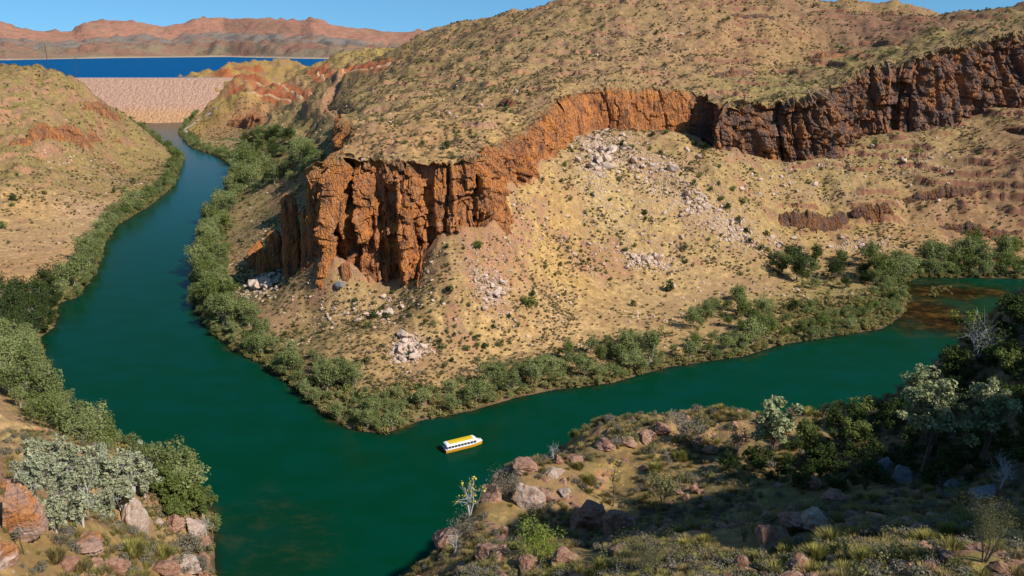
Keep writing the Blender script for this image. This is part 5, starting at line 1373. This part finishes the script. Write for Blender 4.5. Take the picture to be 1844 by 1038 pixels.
for k, (px, py, wp, hp, m, lab) in enumerate(ROCKS):
    g = hit(px, py); q = mpp(g)
    if 780 < py < 870 and px > 850: wp, hp = wp * 0.75, hp * 0.6
    elif m != 'b': wp, hp = wp * 0.72, hp * 0.72
    else: wp, hp = wp * 0.82, hp * 0.82
    me = rock_mesh(500 + k, (wp * q * 1.2, wp * q, hp * q * 1.5), MR[m], 4, 9, 0.09, 'near_rock') if m == 'w' else strata_rock(500 + k, (wp * q * 1.15, wp * q * 1.1, hp * q * 1.35), MR[m], 5 if wp > 55 else 4)
    o = obj('rock', me, None, (g[0], g[1] + wp * q * .15, g[2] + hp * q * 0.2)); o.rotation_euler = (0.1 * math.sin(k), 0.12 * math.cos(k * 2), k * 1.7)
    tag(o, lab, 'rock')

def near_tree(name, px, py, hp, wp, seed, mat, bark, lab, cl=46, nl=60, leaf=0.26, low=0.3, stems=1, tr=0.02, cat='tree', twigs=1, cr=0.15, up=0.4, aspect=1.6):
    g = hit(px, py); q = mpp(g); h = hp * q; cw = wp * q; leaf = leaf * q * 14
    tm = branch_tree(seed, h, cw, cl, nl, leaf, h * tr, low, cw * cr, stems, mat, bark, up, aspect, 1.0, twigs)
    return place_tree(name, tm, g, 1.0, 0.0, lab, cat, None)
BR = M_LEAF_BRIGHT
near_tree('broadleaf_tree', 1388, 832, 122, 96, 601, BR, M_BARK_DARK, 'sunlit broadleaf tree standing alone on the ridge above the water', 44, 74, .44, .3, 2, .018, 'tree', 2, .10)
near_tree('broadleaf_tree', 1655, 868, 240, 156, 602, BR, M_BARK_DARK, 'tallest broadleaf tree rising out of the right shadow', 84, 74, .44, .32, 2, .012, 'tree', 2, .08)
near_tree('broadleaf_tree', 1766, 846, 186, 96, 603, BR, M_BARK_DARK, 'slender broadleaf tree right of the tallest tree', 40, 74, .42, .34, 2, .014, 'tree', 2, .10)
near_tree('olive_shrub', 1772, 1012, 150, 112, 604, M_LEAF_OLIVE, M_BARK_DARK, 'tall dusty olive shrub at the lower right', 60, 90, .12, .05, 4, .012, 'shrub', 2, .16)
near_tree('olive_shrub', 1195, 912, 76, 76, 605, M_LEAF_OLIVE, M_BARK_DARK, 'leafy olive shrub on the grassy ridge', 30, 50, .26, .15, 3, .016, 'shrub')
near_tree('lime_shrub', 968, 1006, 78, 104, 606, M_LEAF_LIME, M_BARK_DARK, 'lime green bush in front of the split rock', 50, 70, .2, .05, 3, .016, 'shrub')
near_tree('feathery_tree', 1222, 796, 62, 58, 607, M_LEAF_GREY, M_BARK_WHITE, 'left feathery grey tree on the ridge lip', 30, 16, .26, .2, 3, .016, 'tree', 3)
near_tree('feathery_tree', 1254, 800, 66, 46, 608, M_LEAF_OLIVE, M_BARK_WHITE, 'right feathery grey tree on the ridge lip', 28, 18, .26, .2, 3, .016, 'tree', 3)
near_tree('grey_shrub', 1326, 820, 62, 54, 609, M_LEAF_OLIVE, M_BARK_WHITE, 'thin grey bush left of the lone broadleaf tree', 26, 34, .2, .1, 3, .014, 'shrub', 3)
near_tree('grey_shrub', 916, 892, 52, 86, 610, M_LEAF_GREY, M_BARK_DARK, 'twiggy grey bush on the ridge edge', 40, 40, .18, .05, 5, .014, 'shrub', 3)
near_tree('grey_shrub', 1160, 1034, 84, 130, 611, M_LEAF_OLIVE, M_BARK_DARK, 'broad dusty bush at the bottom of the ridge', 60, 70, .13, .05, 5, .012, 'shrub', 2)
near_tree('grey_shrub', 838, 965, 44, 66, 612, M_LEAF_GREY, M_BARK_DARK, 'low brown bush above the dark red rock', 30, 34, .16, .05, 4, .014, 'shrub', 2)
near_tree('grey_shrub', 1112, 806, 30, 36, 613, M_LEAF_GREY, M_BARK_WHITE, 'small bare bush on the ridge skyline', 16, 14, .2, .1, 3, .016, 'shrub', 3)
near_tree('grey_shrub', 1340, 975, 70, 70, 614, M_LEAF_OLIVE, M_BARK_DARK, 'dry yellow flowering bush left of the broad brown rock', 36, 40, .12, .08, 5, .01, 'shrub', 2)
near_tree('bare_sapling', 846, 930, 92, 72, 615, M_BLOOM, M_BARK_WHITE, 'bare branching sapling with yellow blooms over the water', 24, 4, .3, .25, 3, .014, 'tree', 3, .06)
near_tree('bare_sapling', 998, 832, 44, 36, 616, None, M_BARK_WHITE, 'small leafless sapling on the ridge lip', 18, 0, .2, .2, 2, .014, 'tree', 4, .14)
near_tree('bare_sapling', 818, 1000, 62, 44, 617, None, M_BARK_WHITE, 'leafless white sapling above the dark red rock', 16, 0, .2, .3, 2, .014, 'tree', 3, .12)
near_tree('bare_sapling', 1104, 912, 104, 60, 618, M_BLOOM, M_BARK_DARK, 'dark stemmed sapling with yellow blooms on the grassy ridge', 18, 3, .22, .35, 1, .012, 'tree', 3, .08)
near_tree('bare_sapling', 1800, 880, 76, 66, 619, None, M_BARK_WHITE, 'bleached leafless shrub at the right edge', 30, 0, .2, .15, 3, .014, 'tree', 5, .16)
near_tree('dead_tree', 1758, 648, 84, 110, 620, M_LEAF_DARK, M_BARK_WHITE, 'dark tree with pale bare limbs on the shaded right slope', 40, 14, .4, .2, 3, .014, 'tree', 4, .12)
near_tree('dark_tree', 1712, 690, 80, 70, 621, M_LEAF_DARK, M_BARK_DARK, 'dark leafy tree at the edge of the shaded slope', 36, 50, .34, .15, 2)
near_tree('dark_tree', 1824, 600, 80, 90, 622, M_LEAF_DARK, M_BARK_DARK, 'dark bushy tree at the right edge against the water', 36, 50, .36, .15, 2)
near_tree('olive_shrub', 1790, 650, 36, 50, 623, M_LEAF_LIME, M_BARK_DARK, 'yellow green shrub on the shaded right slope', 20, 40, .26, .1, 3, .014, 'shrub')
near_tree('olive_shrub', 1742, 596, 40, 54, 624, M_LEAF_LIME, M_BARK_DARK, 'yellow green crown above the dead limbs on the right slope', 20, 40, .3, .1, 3, .014, 'shrub')
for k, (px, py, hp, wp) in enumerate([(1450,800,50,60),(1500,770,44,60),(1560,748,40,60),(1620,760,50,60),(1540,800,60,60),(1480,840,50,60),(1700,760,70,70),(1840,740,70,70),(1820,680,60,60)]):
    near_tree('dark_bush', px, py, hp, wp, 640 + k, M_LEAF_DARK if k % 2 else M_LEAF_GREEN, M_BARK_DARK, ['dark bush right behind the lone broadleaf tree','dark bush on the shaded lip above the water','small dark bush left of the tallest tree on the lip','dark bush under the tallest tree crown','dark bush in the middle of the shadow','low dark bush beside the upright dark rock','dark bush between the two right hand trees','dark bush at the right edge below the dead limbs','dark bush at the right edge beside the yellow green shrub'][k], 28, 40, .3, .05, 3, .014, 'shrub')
# gum trees and thicket on the near left slope
GUM = [(62,905,100,70),(112,915,104,72),(160,912,104,70),(204,900,104,74),(242,888,100,70),(132,872,92,66),(92,858,84,64),(184,868,92,66),(66,852,70,56),(222,928,80,66),(150,950,86,70),(104,960,80,66),(262,900,84,60),(190,940,70,60)]
GL = ['leftmost gum tree beside the banded rock','gum tree second from the banded rock','tall gum tree in the middle of the near left thicket','tall gum tree right of the thicket middle','gum tree at the right end of the near left thicket','gum tree at the back of the thicket middle','gum tree at the back left of the thicket','gum tree at the back right of the thicket','small gum tree below the grassy patch at the left edge','low gum tree behind the white pointed boulder','blue grey gum sapling in front of the thicket','blue grey gum sapling beside the orange slab','gum tree leaning over the dense green trees','low gum tree left of the white pointed boulder']
for k, (px, py, hp, wp) in enumerate(GUM): near_tree('gum_tree', px, py, hp, wp, 670 + k, M_LEAF_GUM, M_BARK_WHITE, 'pale ' + GL[k], 44, 40, .38, .18, 3, .012, 'tree', 2, .10)
for k, (px, py, hp, wp, lab) in enumerate([(296,905,80,60,'dense green tree left in the clump over the water'),(332,922,78,64,'dense green tree in the middle of the clump over the water'),(362,938,82,50,'dense green tree at the tip of the near left bank'),(318,940,56,50,'low dense green tree in front of the clump over the water')]):
    near_tree('dense_tree', px, py, hp, wp, 690 + k, M_LEAF_GREEN, M_BARK_DARK, lab, 40, 90, .34, .08, 2, .014)
near_tree('bare_sapling', 372, 965, 50, 26, 695, None, M_BARK_WHITE, 'bleached dead shrub at the tip of the near left bank', 22, 0, .2, .1, 3, .016, 'tree', 5, .2)
near_tree('grey_shrub', 345, 1000, 40, 60, 696, M_LEAF_GREY, M_BARK_DARK, 'grey bush at the lower left waterside', 34, 40, .26, .05, 4, .012, 'shrub', 2)
near_tree('grey_shrub', 372, 1006, 34, 34, 961, M_LEAF_OLIVE, M_BARK_DARK, 'olive bush overhanging the water at the bottom left', 26, 40, .2, .05, 4, .012, 'shrub', 2)
near_tree('grey_shrub', 362, 1036, 40, 44, 962, M_LEAF_GREY, M_BARK_DARK, 'dry grey bush at the bottom edge beside the water', 26, 40, .2, .05, 4, .012, 'shrub', 2)
near_tree('grey_shrub', 110, 985, 36, 60, 697, M_LEAF_GREY, M_BARK_DARK, 'fallen grey twigs in front of the gum saplings', 30, 10, .2, .05, 5, .012, 'shrub', 4)
near_tree('bare_sapling', 44, 1000, 70, 30, 698, None, M_BARK_DARK, 'thin black dead stems before the banded rock', 6, 0, .2, .5, 2, .01, 'tree', 2, .1)
DK = [branch_tree(800 + k, 3.0, 3.2, 16, 40, 0.3, 0.05, 0.1, None, 3, M_LEAF_DARK, M_BARK_DARK)[1] for k in range(4)]  # dark-leaved bushes added so the shade of the hollow reads deeper
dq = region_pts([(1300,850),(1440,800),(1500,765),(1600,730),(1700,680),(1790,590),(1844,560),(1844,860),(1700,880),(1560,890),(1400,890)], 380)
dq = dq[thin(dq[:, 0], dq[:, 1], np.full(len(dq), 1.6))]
scatter('shade_fill_undergrowth', dq, rng.uniform(0.35, 1.2, len(dq)), rng.uniform(0, 6.28, len(dq)), DK, 'undergrowth with leaves darkened to deepen the shade on the near right slope')
# spinifex clumps one can pick out
TN = [tussock_mesh(700 + k, 420, 0.85, 1.5, 0.035, M_TUSSOCK_G) for k in range(3)] + [tussock_mesh(710 + k, 300, 0.75, 1.4, 0.035, M_TUSSOCK) for k in range(3)]
SPN = [(1500,985,70,'brightest spinifex clump right of the pale rock'),(1545,975,50,'spinifex clump right of the brightest one'),(1420,962,44,'spinifex clump on top of the broad brown rock'),(1470,940,34,'small spinifex clump behind the pale rock'),(1508,880,36,'sunlit spinifex clump in the middle of the shadow'),(1575,905,36,'spinifex clump at the shadow edge'),(1670,985,60,'spinifex clump left of the dusty olive shrub'),(1470,1010,60,'pale spinifex clump at the bottom'),(1270,985,44,'spinifex clump left of the flowering bush'),(1235,990,40,'spinifex clump near the broad dusty bush'),(1710,965,50,'spinifex clump under the dusty olive shrub'),(1560,1015,60,'spinifex clump at the bottom right'),
       (236,1002,62,'large green spinifex mound before the white pointed boulder'),(290,1008,54,'second green spinifex mound toward the water'),(100,1010,60,'straw coloured grass clump in the left corner'),(140,1030,50,'straw grass clump at the bottom left'),(1085,1030,50,'spinifex clump at the bottom of the ridge'),(1010,1040,40,'spinifex clump at the bottom edge of the ridge'),(1180,850,36,'spinifex clump on the grassy ridge top'),(1230,830,40,'spinifex clump near the feathery trees'),(1060,870,36,'spinifex clump above the split rock'),(1040,845,30,'spinifex clump behind the pink rock')]
for k, (px, py, wp, lab) in enumerate(SPN):
    g = hit(px, min(py, 1036)); q = mpp(g); s = wp * q / 1.5; o = obj('spinifex_clump', TN[k % 3 if k not in (14, 15) else 3], None, tuple(g)); o.scale = (s, s, s * .95); o.rotation_euler = (0, 0, k); tag(o, lab, 'grass clump')
# grass, small scrub and stones of the near slopes
NS = [tussock_mesh(720 + k, 130, 0.7, 1.1, 0.03, M_TUSSOCK) for k in range(3)] + [tussock_mesh(730 + k, 130, 0.7, 1.2, 0.035, M_TUSSOCK_G) for k in range(2)] + [shrub_mesh(740 + k, 0.8, 1.1, 240, 0.12, M_LEAF_GREY if k else M_LEAF_OLIVE) for k in range(3)]
N2 = 44000
tq = rng.uniform(R(-36), R(38), N2); rq = np.exp(rng.uniform(math.log(36), math.log(290), N2))
nx, ny = rq * np.sin(tq), rq * np.cos(tq); nz = Hgt(nx, ny); npx, npy, nf = project(nx, ny, nz)
den = 0.08 + 0.85 * sstep(-0.2, 0.45, fbm2(nx / 7, ny / 7, 3, 441))
m_ = (rng.random(N2) < den) & (samp(sdR, nx, ny) > 3) & inframe(npx, npy, 60) & (samp(slope, nx, ny) < 4)
nx, ny, nz = nx[m_], ny[m_], nz[m_]; vs = visible(nx, ny, nz + .6, 90); nx, ny, nz = nx[vs], ny[vs], nz[vs]
vq = rng.random(len(nx)); vi_ = np.where(vq < 0.42, rng.integers(0, 3, len(nx)), np.where(vq < 0.54, 3 + rng.integers(0, 2, len(nx)), 5 + rng.integers(0, 3, len(nx))))
scatter('near_grass', np.stack([nx, ny, nz - .04], 1), rng.uniform(0.5, 1.35, len(nx)) * np.clip(np.hypot(nx, ny) / 90, 1, 2.2), rng.uniform(0, 6.28, len(nx)), NS, 'dry grass and low twiggy scrub on the near slopes', vi_)
N3 = 16000
tq = rng.uniform(R(-36), R(38), N3); rq = np.exp(rng.uniform(math.log(36), math.log(190), N3))
nx, ny = rq * np.sin(tq), rq * np.cos(tq); nz = Hgt(nx, ny)
m_ = (rng.random(N3) < sstep(-0.05, 0.4, fbm2(nx / 9, ny / 9, 3, 451))) & (samp(sdR, nx, ny) > 2)
RM = [rock_mesh(760 + k, (1, .8, .7), M_BOULDER_RED, 2) for k in range(6)]
scatter('near_stones', np.stack([nx[m_], ny[m_], nz[m_]], 1), 0.2 + 1.9 * rng.random(m_.sum()) ** 4, rng.uniform(0, 6.28, m_.sum()), RM, 'loose red stones between the grass of the near slopes')
